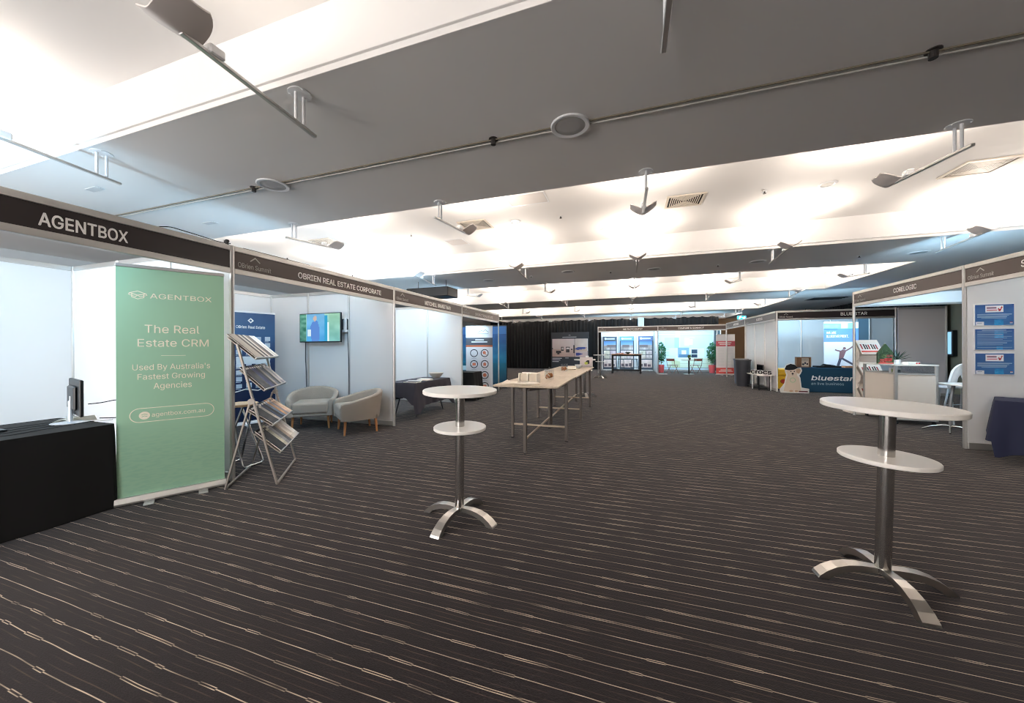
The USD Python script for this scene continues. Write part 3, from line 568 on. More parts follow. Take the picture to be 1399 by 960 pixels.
part(t, 'card_back', rbox(-.16, .16, .002, .012, 0, .25, .002), white_pl, w=False); picture(t, 'card_print', c, t.W @ frame((-.155, 0, .005), (1, 0, 0), (0, 0, 1)), .31, .24)
part(t, 'strut', bar((0, .01, .18), (0, .09, 0), .02, .005), white_pl, w=False)
t = thing('cup', 'white cup on top of the far bar table', 'cup', (-1.08, 10.16, 1.06)); part(t, 'cup_body', lathe([(0, 0), (.032, 0), (.042, .09), (.038, .09), (.03, .006), (0, .006)], 20), white_pl, w=False, smooth=40); part(t, 'lid', disc(.044, .088, .10, 20, .004), white_pl, w=False)

# ------------------------------------------------------------------ draped tables
def drape(lx, ly, zt, drop, flare=.03, amp=.012, nf=22, corner=.0, cw=.10, seed=0, r=.03, zmin=.006):
    """a cloth over a rectangular top; drop: hanging length as a number or a function of the outward direction"""
    rs = np.random.default_rng(seed); P, Nn = [], []
    def arc(cx, cy, a0):
        for a in np.linspace(a0, a0 + PI / 2, 7): P.append((cx + r * math.cos(a), cy + r * math.sin(a))); Nn.append((math.cos(a), math.sin(a)))
    def seg(p, q, n, k):
        for t in np.linspace(0, 1, k + 2)[1:-1]: P.append((p[0] + (q[0] - p[0]) * t, p[1] + (q[1] - p[1]) * t)); Nn.append(n)
    x, y = lx / 2, ly / 2; kx, ky = int(lx / .022), int(ly / .022)
    arc(x - r, y - r, 0); seg((x - r, y), (-x + r, y), (0, 1), kx); arc(-x + r, y - r, PI / 2); seg((-x, y - r), (-x, -y + r), (-1, 0), ky)
    arc(-x + r, -y + r, PI); seg((-x + r, -y), (x - r, -y), (0, -1), kx); arc(x - r, -y + r, 1.5 * PI); seg((x, -y + r), (x, y - r), (1, 0), ky)
    P, Nn = np.array(P), np.array(Nn); N = len(P); s = np.cumsum(np.linalg.norm(np.roll(P, -1, 0) - P, axis=1))
    cd = np.min([np.hypot(P[:, 0] - a * x, P[:, 1] - b * y) for a in (-1, 1) for b in (-1, 1)], 0); ck = np.exp(-(cd / cw) ** 2)
    dr = np.array([drop(n) if callable(drop) else drop for n in Nn]); wv = np.sin(2 * PI * nf * s / s[-1] + np.cumsum(rs.normal(0, .07, N))) + .4 * np.sin(2 * PI * nf * .37 * s / s[-1])
    R = []
    for t in np.linspace(0, 1, 9):
        off = flare * t + amp * wv * t ** .8 + ck * corner * .35 * t - (.004 if t == 0 else 0)
        z = zt - t * (dr + ck * corner); z = np.maximum(z, zmin) if t else np.full(N, zt)
        R.append(np.column_stack([P + Nn * off[:, None], z]))
    rings = [np.column_stack([P * .985, np.full(N, zt + .001)])] + R
    v = np.vstack(rings + [np.array([[0, 0, zt + .001]])]); f = []; K = len(rings); i = np.arange(N); j = (i + 1) % N
    for k in range(K - 1):
        f += [np.stack([k * N + i, (k + 1) * N + i, (k + 1) * N + j], 1), np.stack([k * N + i, (k + 1) * N + j, k * N + j], 1)]
    f.append(np.stack([np.full(N, K * N), i, j], 1)); f = np.vstack(f)
    m = trimesh.Trimesh(v, f, process=False); inner = m.copy(); inner.apply_translation([0, 0, -.003]); iv = inner.vertices.copy(); iv[:, 0] *= 1 - .004 / x; iv[:, 1] *= 1 - .004 / y; inner.vertices = iv; inner.faces = inner.faces[:, ::-1]
    return trimesh.util.concatenate([m, inner])
def trestle(t, lx, ly, zt, legs=True):
    part(t, 'tabletop', rbox(-lx / 2, lx / 2, -ly / 2, ly / 2, zt - .032, zt - .005, .005), mat('table_grey', (170, 168, 164), .5), w=False)
    if legs:
        for s in (-1, 1):
            a = .13 if ly > lx else 0; y0, x0 = s * (ly / 2 - .30), lx / 2 - .10
            for q in (-1, 1): part(t, 'leg', tube(bend([(q * x0 * .75, y0 - s * .02, zt - .035), (q * x0 * .8, y0, .48), (q * x0, y0 + s * .14, .012)], .12), .0125, 8), mat('dark_leg', (48, 48, 52), .45, .4), w=False)
            part(t, 'leg_brace', tube([(-x0 * .82, y0 + s * .03, .42), (x0 * .82, y0 + s * .03, .42)], .009, 8), mat('dark_leg'), w=False)
t = thing('draped_table', 'long table under a black floor-length cloth at the left edge', 'table', (-4.76, .98, 0)); trestle(t, .88, 1.76, .742)
cl = part(t, 'tablecloth', drape(.91, 1.79, .742, .75, .012, .006, 12, .0, seed=2), black_cloth, w=False, smooth=50)
part(t, 'cloth_crease', [tube([(-.2 + .1 * i, .9, .7425), (-.1 + .12 * i, .1 + .1 * i, .744), (-.25 + .1 * i, -.5, .7425)], .0035, 6) for i in range(4)], black_cloth, w=False)
t = thing('draped_table', 'folding table with a short charcoal cloth and splayed dark legs', 'table', (-4.24, 6.59, 0)); trestle(t, .70, 1.38, .712)
part(t, 'tablecloth', drape(.71, 1.40, .714, lambda n: .45 if n[0] > .5 else (.28 if abs(n[1]) > .5 else .4), .05, .012, 16, .13, .13, seed=5), char_cloth, w=False, smooth=50)
t = thing('draped_table', 'small table under a black floor-length cloth in the end stand', 'table', (-4.35, 8.80, 0)); trestle(t, .95, .60, .745, False)
part(t, 'tablecloth', drape(.97, .62, .747, .745, .06, .012, 16, .0, seed=8), black_cloth, w=False, smooth=50)
for x in (-.4, .4): part(t, 'leg', bar((x, 0, .01), (x, 0, .72), .04), steel_paint, w=False)
t = thing('draped_table', 'table under a navy cloth below the blue notices at the right edge', 'table', (5.03, 5.61, 0), -.621); trestle(t, 1.56, .54, .735, False)
part(t, 'tablecloth', drape(1.62, .58, .738, lambda n: .42 if n[0] < -.5 else .60, .04, .014, 20, .07, .12, seed=11), navy_cloth, w=False, smooth=50)
for x in (-.55, .55):
    for s in (-1, 1): part(t, 'leg', tube([(x, s * .08, .70), (x, s * .24, .012)], .014, 8), black_pl, w=False)

# ------------------------------------------------------------------ pull-up banners
def pullup(label, loc, rz, w, h, m, feet=True, base_m=None):
    """local x along the banner, front towards -y"""
    t = thing('pull_up_banner', label, 'banner', loc, rz); k = dict(w=False); base_m = base_m or alu
    part(t, 'base_cassette', extr(Polygon([(-.05, 0.012), (-.055, .03), (-.035, .07), (.035, .07), (.055, .03), (.05, .012)]), w + .02).apply_transform(np.array([[0, 0, 1, -.01], [1, 0, 0, 0], [0, 1, 0, 0], [0, 0, 0, 1.0]])), base_m, **k)
    if feet:
        for x in (w * .28, w * .78): part(t, 'foot', rbox(x - .035, x + .035, -.15, .15, 0, .012, .004), base_m, **k)
    part(t, 'graphic', rbox(0, w, -.0015, .0015, .06, h - .02, .0007), m, **k)
    part(t, 'top_rail', rbox(-.004, w + .004, -.012, .012, h - .03, h, .004), base_m, **k)
    part(t, 'support_pole', cyl((w / 2, .03, .05), (w / 2, .012, h - .01), .009, 8), base_m, **k)
    return t
def on(t, x, z, y=-.0020): return t.W @ frame((x, y, z), (1, 0, 0), (0, 0, 1))
def btext(t, s, x0, x1, z, h, m, bold=False, depth=.001): part(t, 'lettering', put(text(s, h, x1 - x0, bold, depth), on(t, x0, z)), m)
green = mat('green_banner', nodes={'g': ('texture_coordinate', {}), 's': ('separate_xyz', {}), 'n': ('noise_texture', {'scale': 14.0, 'detail': 3.0}), 'mp': ('mapping', {'scale': (1, 1, 3.5)}),
    'r': ('map_range', {'from_min': .75, 'from_max': .45, 'clamp': True}), 'q': ('map_range', {'from_min': .45, 'from_max': .6, 'clamp': True}), 'f': ('math', {'math_type': 'multiply'}), 'f2': ('math', {'math_type': 'multiply', 'value2': .35}),
    'mx': ('mix', {'color1': lin((150, 188, 158)), 'color2': lin((128, 174, 150))}), 'p': ('principled_bsdf', {'roughness': .45})},
    links=[('g.object', 's.vector'), ('g.object', 'mp.vector'), ('mp.vector', 'n.vector'), ('s.z', 'r.value'), ('n.fac', 'q.value'), ('r.result', 'f.value1'), ('q.result', 'f.value2'), ('f.value', 'f2.value1'), ('f2.value', 'mx.fac'), ('mx.color', 'p.base_color')])
GA = math.atan2(2.53 - 1.88, -3.94 + 4.32)
t = pullup('tall sage green pull-up banner with cream lettering in front of the left stand', (-4.32, 1.88, 0), GA, .745, 2.172, green)
cream = mat('cream_lettering', (238, 226, 206), .5)
btext(t, 'AGENTBOX', .214, .649, 1.872, .046, cream); btext(t, 'The Real', .178, .556, 1.552, .074, cream); btext(t, 'Estate CRM', .133, .625, 1.424, .070, cream)
part(t, 'rule_line', put(box(.285, .455, 1.337, 1.341, 0, .001), np.linalg.inv(np.eye(4)) @ t.W @ frame((0, -.002, 0), (1, 0, 0), (0, 0, 1))), cream)
btext(t, "Used By Australia's", .10, .635, 1.208, .053, cream); btext(t, 'Fastest Growing', .132, .596, 1.121, .051, cream); btext(t, 'Agencies', .235, .498, 1.030, .054, cream)
pill = Polygon(arcp(.145, .793, .066, PI / 2, 1.5 * PI, 16) + arcp(.60, .793, .066, -PI / 2, PI / 2, 16)); part(t, 'pill_outline', put(extr(pill.difference(pill.buffer(-.006)), .001), on(t, 0, 0)), cream)
part(t, 'round_emblem', put(extr(Point(.175, .789).buffer(.036).difference(stroke([(.155, .795), (.175, .803), (.195, .795)], .005)).difference(stroke([(.157, .778), (.175, .786), (.193, .778)], .005)), .001), on(t, 0, 0)), cream); btext(t, 'agentbox.com.au', .222, .595, .772, .038, cream)
ic = [stroke([(.085, 1.912), (.135, 1.932), (.187, 1.910), (.135, 1.894), (.085, 1.912)], .006), stroke([(.098, 1.903), (.098, 1.876), (.135, 1.860), (.174, 1.874), (.174, 1.902)], .006), stroke([(.085, 1.912), (.078, 1.898), (.120, 1.880), (.135, 1.894), (.150, 1.880), (.194, 1.896), (.187, 1.910)], .005)]
part(t, 'open_box_emblem', [put(extr(g, .001), on(t, 0, 0)) for g in ic], cream)
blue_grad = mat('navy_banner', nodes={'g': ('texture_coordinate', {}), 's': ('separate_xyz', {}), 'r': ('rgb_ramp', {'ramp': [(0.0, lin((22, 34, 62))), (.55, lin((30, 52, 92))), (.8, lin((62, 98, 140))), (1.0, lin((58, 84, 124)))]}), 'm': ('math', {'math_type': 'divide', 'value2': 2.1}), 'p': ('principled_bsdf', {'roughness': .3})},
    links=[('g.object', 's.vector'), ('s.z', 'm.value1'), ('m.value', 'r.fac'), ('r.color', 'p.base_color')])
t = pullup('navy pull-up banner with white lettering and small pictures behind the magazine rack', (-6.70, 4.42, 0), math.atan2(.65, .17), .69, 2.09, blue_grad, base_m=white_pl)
btext(t, 'OBrien Real Estate', .055, .52, 1.775, .050, white_ink, True)
part(t, 'diamond_emblem', put(extr(Polygon([(.235, 1.92), (.285, 1.97), (.335, 1.92), (.285, 1.87)]).difference(Polygon([(.262, 1.92), (.285, 1.943), (.308, 1.92), (.285, 1.897)])), .001), on(t, 0, 0)), white_ink)
r = np.random.default_rng(4); hp = []
for row, z in enumerate(np.linspace(1.58, .72, 8)):
    for cx in np.linspace(.10, .56, 4):
        hp.append(box(cx - .045, cx + .045, z - .035, z + .03 + .02 * r.random(), 0, .001)); hp.append(box(cx - .05, cx + .01 + .04 * r.random(), z - .055, z - .046, 0, .001))
part(t, 'picture_tile', [put(h, on(t, 0, 0)) for h in hp], mat('tile_print', (196, 210, 224), .5), kind='stuff'); part(t, 'picture_band', put(box(.06, .60, 1.12, 1.26, 0, .0015), on(t, 0, 0)), mat('band_print', (214, 224, 232), .5))
part(t, 'swoosh', put(extr(stroke([(.04, .62), (.2, .66), (.4, .62), (.62, .70)], .02), .001), on(t, 0, 0)), white_ink)
t = pullup('white pull-up banner of dark-ringed round icons in the end stand', (-4.60, 9.62, 0), .30, .80, 2.06, mat('banner_white', (232, 230, 232), .45))
part(t, 'heading_panel', put(box(0, .80, 1.48, 1.70, 0, .001), on(t, 0, 0)), mat('heading_slate', (84, 84, 92), .5)); part(t, 'orange_strip', put(box(0, .80, 1.425, 1.48, 0, .001), on(t, 0, 0)), mat('strip_orange', (204, 110, 76), .5))
slate = mat('icon_ring', (70, 68, 74), .5); orng = mat('icon_orange', (222, 128, 96), .5)
for i, z in enumerate((1.24, .91, .58, .25)):
    for j, x in enumerate((.24, .56)):
        part(t, 'icon_ring', put(extr(ring2(x, z, .118, .024), .001), on(t, 0, 0)), slate)
        if i or j: part(t, 'icon_symbol', put(extr([Point(x, z).buffer(.055), sbox(x - .05, z - .04, x + .05, z + .04), Point(x - .012, z + .015).buffer(.048).union(stroke([(x + .015, z - .015), (x + .055, z - .055)], .02)), Polygon([(x - .06, z), (x, z + .055), (x + .06, z), (x + .04, z), (x + .04, z - .05), (x - .04, z - .05), (x - .04, z)])][(i + 2 * j) % 4], .001), on(t, 0, 0)), orng)
        part(t, 'icon_caption', put(box(x - .075, x + .075, z - .158, z - .148, 0, .001), on(t, 0, 0)), mat('caption_grey', (176, 174, 178), .5))
for z, a, b in ((1.635, .28, .54), (1.575, .16, .64)): part(t, 'heading_line', put(box(a, b, z - .016, z + .016, 0, .002), on(t, 0, 0)), white_ink)
part(t, 'mountain_emblem', put(extr(stroke([(.36, 1.86), (.47, 1.92), (.52, 1.89), (.58, 1.94), (.68, 1.86)], .012), .001), on(t, 0, 0)), slate); part(t, 'emblem_line', [put(box(.12, .32, 1.815, 1.828, 0, .001), on(t, 0, 0)), put(box(.34, .68, 1.81, 1.832, 0, .001), on(t, 0, 0))], mat('caption_grey'))
t = thing('display_wall', 'dark blue printed display wall seen behind the white icon banner', 'display wall', (-5.2, 11.5, 0))
p = Pic(30, 40, (40, 96, 150)); p.rect(0, 0, 1, .12, (60, 110, 170)); p.rect(0, .12, 1, .6, (40, 84, 140), (20, 120, 150), 22, (4, 8)); p.rect(0, .6, 1, 1, (22, 110, 132), (18, 60, 84), 14, (6, 6)); p.rect(.3, .66, .7, .72, (190, 220, 230))
part(t, 'panel_back', rbox(-6.5, -3.95, 11.5, 11.53, 0, 2.18, .004), black_pl); picture(t, 'wall_print', p, frame((-6.48, 11.499, .02), (1, 0, 0), (0, 0, 1)), 2.51, 2.12)
for x in (-6.3, -4.15): part(t, 'foot', rbox(x - .03, x + .03, 11.35, 11.75, 0, .015, .004), steel_paint)

# ------------------------------------------------------------------ things in the first left stand
t = thing('monitor', 'black computer monitor seen from behind on the black draped table', 'monitor', (-4.74, 1.80, .743), math.radians(166))
part(t, 'screen_housing', [rbox(-.26, .26, -.012, .012, .07, .39, .006), rbox(-.16, .16, .010, .035, .12, .33, .012)], black_pl, w=False); part(t, 'screen_panel', rbox(-.25, .25, -.0135, -.011, .085, .38, .001), mat('screen_dark', (12, 12, 14), .1), w=False)
part(t, 'stand_neck', rbox(-.03, .03, .02, .045, .01, .2, .008), mat('stand_silver', (206, 208, 212), .3, .3), w=False); part(t, 'stand_base', lathe([(0, 0), (.115, 0), (.12, .006), (.04, .016), (0, .016)], 36, (0, .03, 0)), mat('stand_silver'), w=False); part(t, 'rating_label', rbox(-.03, .02, .035, .036, .16, .24, .0004), white_pl, w=False)
t = thing('paper_leaflet', 'white folded leaflets lying in front of the monitor', 'leaflet', (-4.83, 1.79, .7445), .3)
for i, (x, y, a) in enumerate(((0, 0, .1), (.06, .07, -.5), (-.07, .05, .6))):
    m = trimesh.Trimesh([[-.09, -.06, 0], [0, -.06, .035], [.09, -.06, 0], [-.09, .06, 0], [0, .06, .035], [.09, .06, 0]], [[0, 1, 4], [0, 4, 3], [1, 2, 5], [1, 5, 4], [4, 1, 0], [3, 4, 0], [5, 2, 1], [4, 5, 1]], process=False); m.apply_transform(rotm(0, 0, a)); m.apply_translation([x, y, .002 * i]); part(t, 'leaflet', m, mat('white_card'), w=False)
solo('power_cable', tube(bend([(-4.70, 1.86, .90), (-4.64, 1.92, .905), (-4.56, 1.99, .93), (-4.50, 2.04, .90), (-4.50, 2.06, .76), (-4.62, 2.0, .752), (-4.74, 1.95, .752)], .06), .0045, 6), black_pl, 'black cable arching from the monitor to the green banner', 'cable')
solo('power_cable', tube(bend([(-4.66, 1.86, .75), (-4.60, 1.90, .75), (-4.57, 1.88, .75), (-4.53, 1.95, .75), (-4.60, 1.97, .751)], .03), .004, 6), white_pl, 'white cable looped on the black cloth beside the monitor', 'cable')
t = thing('phone', 'flat black phone on the black cloth at the left edge', 'phone', (-4.79, 1.38, .745)); part(t, 'phone_body', rbox(-.06, .06, -.08, .05, 0, .016, .005), black_pl, w=False); part(t, 'phone_screen', rbox(-.05, .05, -.07, .04, .015, .0168, .0005), mat('screen_dark'), w=False)

# ------------------------------------------------------------------ magazine rack
NV = np.array([.78, .63, 0]); NV /= np.linalg.norm(NV); DV = np.array([-.63, .78, 0]); DV /= np.linalg.norm(DV); F0 = np.array([-3.43, 2.69, 0.0]); WR = .855
def rk(s, d, z): return F0 + DV * d + NV * s + np.array([0, 0, z])
t = thing('magazine_rack', 'silver folding rack of four tilted magazine shelves beside the green banner', 'magazine rack', tuple(F0))
rack_m = mat('rack_silver', (176, 168, 160), .4, .6)
for d, nm in ((0, 'near'), (WR, 'far')): part(t, 'front_leg', bar(rk(0, d, .012), rk(-.335, d, 1.45), .034, .018, NV), rack_m)
part(t, 'front_foot_bar', bar(rk(0, 0, .012), rk(0, WR, .012), .022), rack_m)
for d in (.03, WR - .03): part(t, 'rear_leg', bar(rk(-.445, d, .012), rk(-.235, d, .87), .026, .016, NV), rack_m)
part(t, 'rear_foot_bar', bar(rk(-.445, .03, .012), rk(-.445, WR - .03, .012), .022), rack_m)
for d in (-.012, WR + .012): part(t, 'hinge_plate', cyl(rk(-.215, d - .01, .87), rk(-.215, d + .01, .87), .03, 14), rack_m)
SH = [((-.415, 1.515), (-.185, 1.295)), ((-.318, 1.19), (-.11, .972)), ((-.25, .775), (-.04, .61)), ((-.195, .54), (.026, .328))]
MAGC = [[(214, 204, 190), (92, 74, 64), (226, 218, 206), (60, 50, 46), (222, 212, 198), (120, 96, 82), (70, 58, 54), (228, 218, 204), (206, 196, 184), (232, 224, 212)],
        [(72, 70, 72), (70, 76, 116), (52, 56, 96), (34, 34, 38), (150, 140, 130), (96, 100, 112), (40, 42, 46), (170, 162, 156), (130, 128, 134), (186, 180, 176)],
        [(36, 34, 36), (198, 188, 178), (44, 54, 84), (28, 28, 30), (112, 126, 150), (200, 150, 112), (150, 146, 146), (216, 178, 150), (232, 206, 180)],
        [(34, 34, 34), (206, 204, 184), (150, 150, 152), (96, 98, 102), (176, 158, 140), (220, 212, 200), (214, 206, 196), (208, 204, 198)]]
mags = []
for si, ((sb, zb), (sf, zf)) in enumerate(SH):
    e = NV * (sf - sb) + np.array([0, 0, zf - zb]); L = np.linalg.norm(e); e /= L; nrm = np.cross(DV, e); nrm = nrm if nrm[2] > 0 else -nrm
    o = rk(sb, 0, zb); M = np.eye(4); M[:3, 0], M[:3, 1], M[:3, 2], M[:3, 3] = DV, -e, nrm, rk(sf, 0, zf)
    if np.linalg.det(M[:3, :3]) < 0: M[:3, 1] *= -1
    sg = 1 if (M[:3, 1] @ e) < 0 else -1
    sh = part(t, 'shelf', put(box(.0, WR, 0, L * sg, -.006, 0), M), rack_m); part(sh, 'front_lip', put(rbox(0, WR, -.006 * sg, .008 * sg, -.006, .022, .002), M), alu)
    cols = MAGC[si]; n = len(cols); st = (WR - .05 - .19) / (n - 1)
    for i, c in enumerate(cols): mags.append((si, i, n, M.copy(), sg, L, .025 + st * i, c))
SHN = ['top', 'second', 'third', 'bottom']; MO = ['first', 'second', 'third', 'fourth', 'fifth', 'sixth', 'seventh', 'eighth', 'ninth', 'tenth']
def tone(c):
    v = sum(c) / 3; h = 'pale' if v > 190 else 'grey' if v > 120 else 'dark'
    return 'bluish ' + h if c[2] > c[0] + 12 else ('tan ' + h if c[0] > c[2] + 30 else h)
for si, i, n, M, sg, L, x, c in mags:
    M2 = M.copy(); tl = trimesh.transformations.rotation_matrix(-.045, [0, 1, 0]); tl[:3, 3] = (x, .004 * sg, .009); M2 = M @ tl
    mt = thing('magazine', f'{tone(c)} magazine, {MO[i]} from the near end of the {SHN[si]} rack shelf', 'magazine', group=f'magazines on the {SHN[si]} shelf of the rack'); mt.W = np.eye(4)
    Lm = L * (.99 if si < 3 else .97) + (.03 if si == 0 else .02)
    rr = np.random.default_rng(si * 20 + i)
    part(mt, 'pages', put(box(0, .19, 0, Lm * sg, 0, .006), M2), mat('page_white', (236, 230, 220), .6))
    pc = Pic(16, 14, c)
    if si: pc.rect(.05, .2, 1, .85, np.array(c) * .8, np.array(c) * 1.1, 40, (3, 4), i + 10 * si); pc.rect(.1, .04, .9, .12, (235, 232, 228) if sum(c) < 480 else (90, 84, 84))
    pc.rect(0, 0, .14, 1, (232, 224, 212) if i % 2 else (30, 26, 26))
    B = M2 @ np.array([[1, 0, 0, 0], [0, sg, 0, 0], [0, 0, 1, .006], [0, 0, 0, 1.0]]) if sg > 0 else M2 @ np.array([[1, 0, 0, 0], [0, 1, 0, -Lm], [0, 0, 1, .006], [0, 0, 0, 1.0]])
    picture(mt, 'cover', pc, B, .19, Lm, .0008)
# stool behind the rack
t = thing('stool', 'folding stool with round timber seat and bent metal legs behind the rack', 'stool', (-4.42, 3.02, 0))
part(t, 'seat', disc(.17, .715, .745, 40, .008, (-4.42, 3.02, 0)), wood('ash_wood', (196, 160, 120), (214, 182, 146), (12, 1.5, 12)), smooth=30)
for s, nm in ((1, 'leg_frame'), (-1, 'leg_frame')):
    e = np.array([1, .1, 0]) * .17 * s; w = np.array([-.1, 1, 0]) * .13
    c = np.array([-4.42, 3.02, 0]); part(t, nm, tube(bend([c + w * .5 - e * .55 + [0, 0, .715], c + w + e + [0, 0, .014], c - w + e + [0, 0, .014], c - w * .5 - e * .55 + [0, 0, .715]], .04), .012, 8), chrome, smooth=40)

# ------------------------------------------------------------------ second left stand: armchairs, television
def tub_shell():
    path = [(-.325, .30), (-.345, .18), (-.355, .05), (-.35, -.08)] + [(.345 * math.cos(a), -.08 + .27 * math.sin(a)) for a in np.linspace(PI * 1.03, PI * 1.97, 21)] + [(.35, -.08), (.355, .05), (.345, .18), (.325, .30)]
    P = np.array(path); s = np.r_[0, np.cumsum(np.linalg.norm(np.diff(P, axis=0), axis=1))]; u = np.linspace(0, s[-1], 56); P = np.column_stack([np.interp(u, s, P[:, 0]), np.interp(u, s, P[:, 1])])
    for _ in range(2): P[1:-1] = P[1:-1] * .5 + (P[:-2] + P[2:]) * .25
    tg = np.gradient(P, axis=0); tg /= np.linalg.norm(tg, axis=1, keepdims=True); nn = np.column_stack([tg[:, 1], -tg[:, 0]])       # outward
    t = np.abs(np.linspace(-1, 1, len(P))); top = .70 - .155 * np.clip((t - .12) / .75, 0, 1) ** 1.15 - .035 * np.clip((t - .9) / .1, 0, 1) ** 2; th = .085
    prof = []
    for q in np.linspace(0, 1, 6)[:-1]: prof.append((1, q))
    for a in np.linspace(0, PI, 7): prof.append(('r', a))
    for q in np.linspace(1, 0, 6)[1:]: prof.append((-1, q))
    V = []
    for k in range(len(P)):
        for kind, q in prof:
            zt = top[k] - th / 2
            if kind == 'r': o, z = math.cos(q) * th / 2, zt + math.sin(q) * th / 2 * .8
            else: o, z = kind * th / 2, .235 + (zt - .235) * q
            o += .030 * ((z - .45) / .25)            # the wall leans outwards
            V.append((P[k, 0] + nn[k, 0] * o, P[k, 1] + nn[k, 1] * o, z))
    m = len(prof); f = []; N = len(P)
    for i in range(N - 1):
        for j in range(m):
            a, b, c, d = i * m + j, (i + 1) * m + j, (i + 1) * m + (j + 1) % m, i * m + (j + 1) % m; f += [[a, b, c], [a, c, d]]
    for e in (0, N - 1):
        c = len(V); V.append(tuple(np.mean(V[e * m:(e + 1) * m], 0)))
        for j in range(m): f.append([c, e * m + j, e * m + (j + 1) % m] if e == 0 else [c, e * m + (j + 1) % m, e * m + j])
    return trimesh.Trimesh(V, f, process=False)
tweed = mat('tweed', nodes={'tc': ('texture_coordinate', {}), 'n': ('noise_texture', {'scale': 170.0, 'detail': 2.0}), 'r': ('rgb_ramp', {'ramp': [(.3, lin((142, 132, 122))), (.7, lin((180, 170, 158)))]}), 'b': ('bump', {'strength': .25, 'distance': .002}), 'p': ('principled_bsdf', {'roughness': .9, 'sheen_weight': .2})},
    links=[('tc.object', 'n.vector'), ('n.fac', 'r.fac'), ('r.color', 'p.base_color'), ('n.fac', 'b.height'), ('b.normal', 'p.normal')])
beech = wood('warm_beech', (186, 122, 74), (206, 146, 96), (20, 20, 2))
def tub(label, loc, rz):
    t = thing('tub_armchair', label, 'armchair', loc, rz, group=None); k = dict(w=False)
    part(t, 'back_shell', tub_shell(), tweed, smooth=60, **k)
    part(t, 'seat_cushion', rbox(-.285, .285, -.26, .305, .27, .465, .045, 3), tweed, smooth=50, **k); part(t, 'seat_base', rbox(-.30, .30, -.28, .285, .225, .30, .02, 2), tweed, **k)
    for x, y in ((-.27, .22), (.27, .22), (-.24, -.25), (.24, -.25)): part(t, 'leg', cyl((x * 1.06, y * 1.08, 0), (x, y, .24), .015, 14, .024), beech, smooth=40, **k)
    return t
ch = tub('grey tweed tub armchair facing out beneath the wall television', (-5.36, 4.92, 0), math.atan2(.41, -.6) - PI / 2 + 2 * math.atan2(0, 1))
ch.prim.GetAttribute('xformOp:transform').Set(Gf.Matrix4d(*(lambda M: (M.__setitem__((slice(0, 3), 3), (-5.36, 4.90, 0)), M)[1])(rotm(0, 0, math.atan2(-.80, .60) - PI / 2)).T.ravel()))
dup(ch, 'grey tweed tub armchair turned sideways beside the stand corner post', (-4.39, 4.88, 0), math.atan2(-.80, -.60) - PI / 2)
t = thing('television', 'flat television showing a blue and teal picture on the stand wall', 'television', (-5.52, 5.2, 1.8))
p = Pic(56, 32, (120, 180, 180)); p.rect(0, 0, 1, 1, (150, 196, 180), (110, 176, 190), 26, (5, 3), 3); p.rect(0, 0, .16, 1, (90, 150, 130), (60, 110, 100), 40, (8, 12)); p.rect(.18, 0, .62, 1, (120, 176, 214), (70, 150, 206), 16, (4, 3)); p.rect(.62, .05, .70, 1, (54, 150, 190)); p.rect(.70, .3, .73, 1, (226, 240, 240)); p.rect(.74, 0, 1, 1, (150, 196, 170), (120, 180, 176), 18, (5, 4))
p.poly([(.30, 1), (.27, .45), (.33, .27), (.45, .26), (.5, .5), (.49, 1)], (88, 130, 196)); p.ell(.385, .17, .045, .1, (190, 170, 160)); p.rect(.2, .55, .28, .8, (196, 216, 226))
part(t, 'housing', rbox(-6.03, -5.03, 5.20, 5.235, 1.515, 2.07, .006), black_pl)
lit = mat('lit_screen', nodes={'a': ('attribute', {'attribute': 'ink'}), 'e': ('emission', {'strength': .22})}, links=[('a.color', 'e.color')], surface='e.emission')
picture(t, 'screen', p, frame((-6.015, 5.1995, 1.535), (1, 0, 0), (0, 0, 1)), .97, .52, m=lit)
part(t, 'wall_bracket', [box(-5.62, -5.42, 5.235, 5.35, 1.7, 1.9), bar((-5.1, 5.25, 1.85), (-4.98, 5.33, 1.85), .02, .2)], black_pl)
t = thing('power_box', 'small white power box on the stand wall right of the television', 'power box', (-5.06, 5.33, 1.83)); part(t, 'box_body', rbox(-5.13, -4.99, 5.285, 5.352, 1.70, 1.96, .008), white_pl); part(t, 'box_cover', rbox(-5.115, -5.005, 5.28, 5.287, 1.72, 1.94, .003), mat('box_grey', (205, 205, 205), .4))
solo('power_cable', tube([(-6.02, 5.33, 1.60), (-6.03, 5.335, 1.2), (-6.02, 5.338, .95), (-6.0, 5.33, .5), (-6.0, 5.33, .10)], .009, 6), mat('cable_grey', (84, 86, 90), .5), 'grey cable hanging straight down beneath the television', 'cable')
solo('power_cable', tube([(-5.0, 5.335, 1.72), (-4.975, 5.335, 1.2), (-4.97, 5.335, .5), (-4.97, 5.335, .1)], .008, 6), mat('cable_grey'), 'grey cable running down the wall seam below the power box', 'cable')

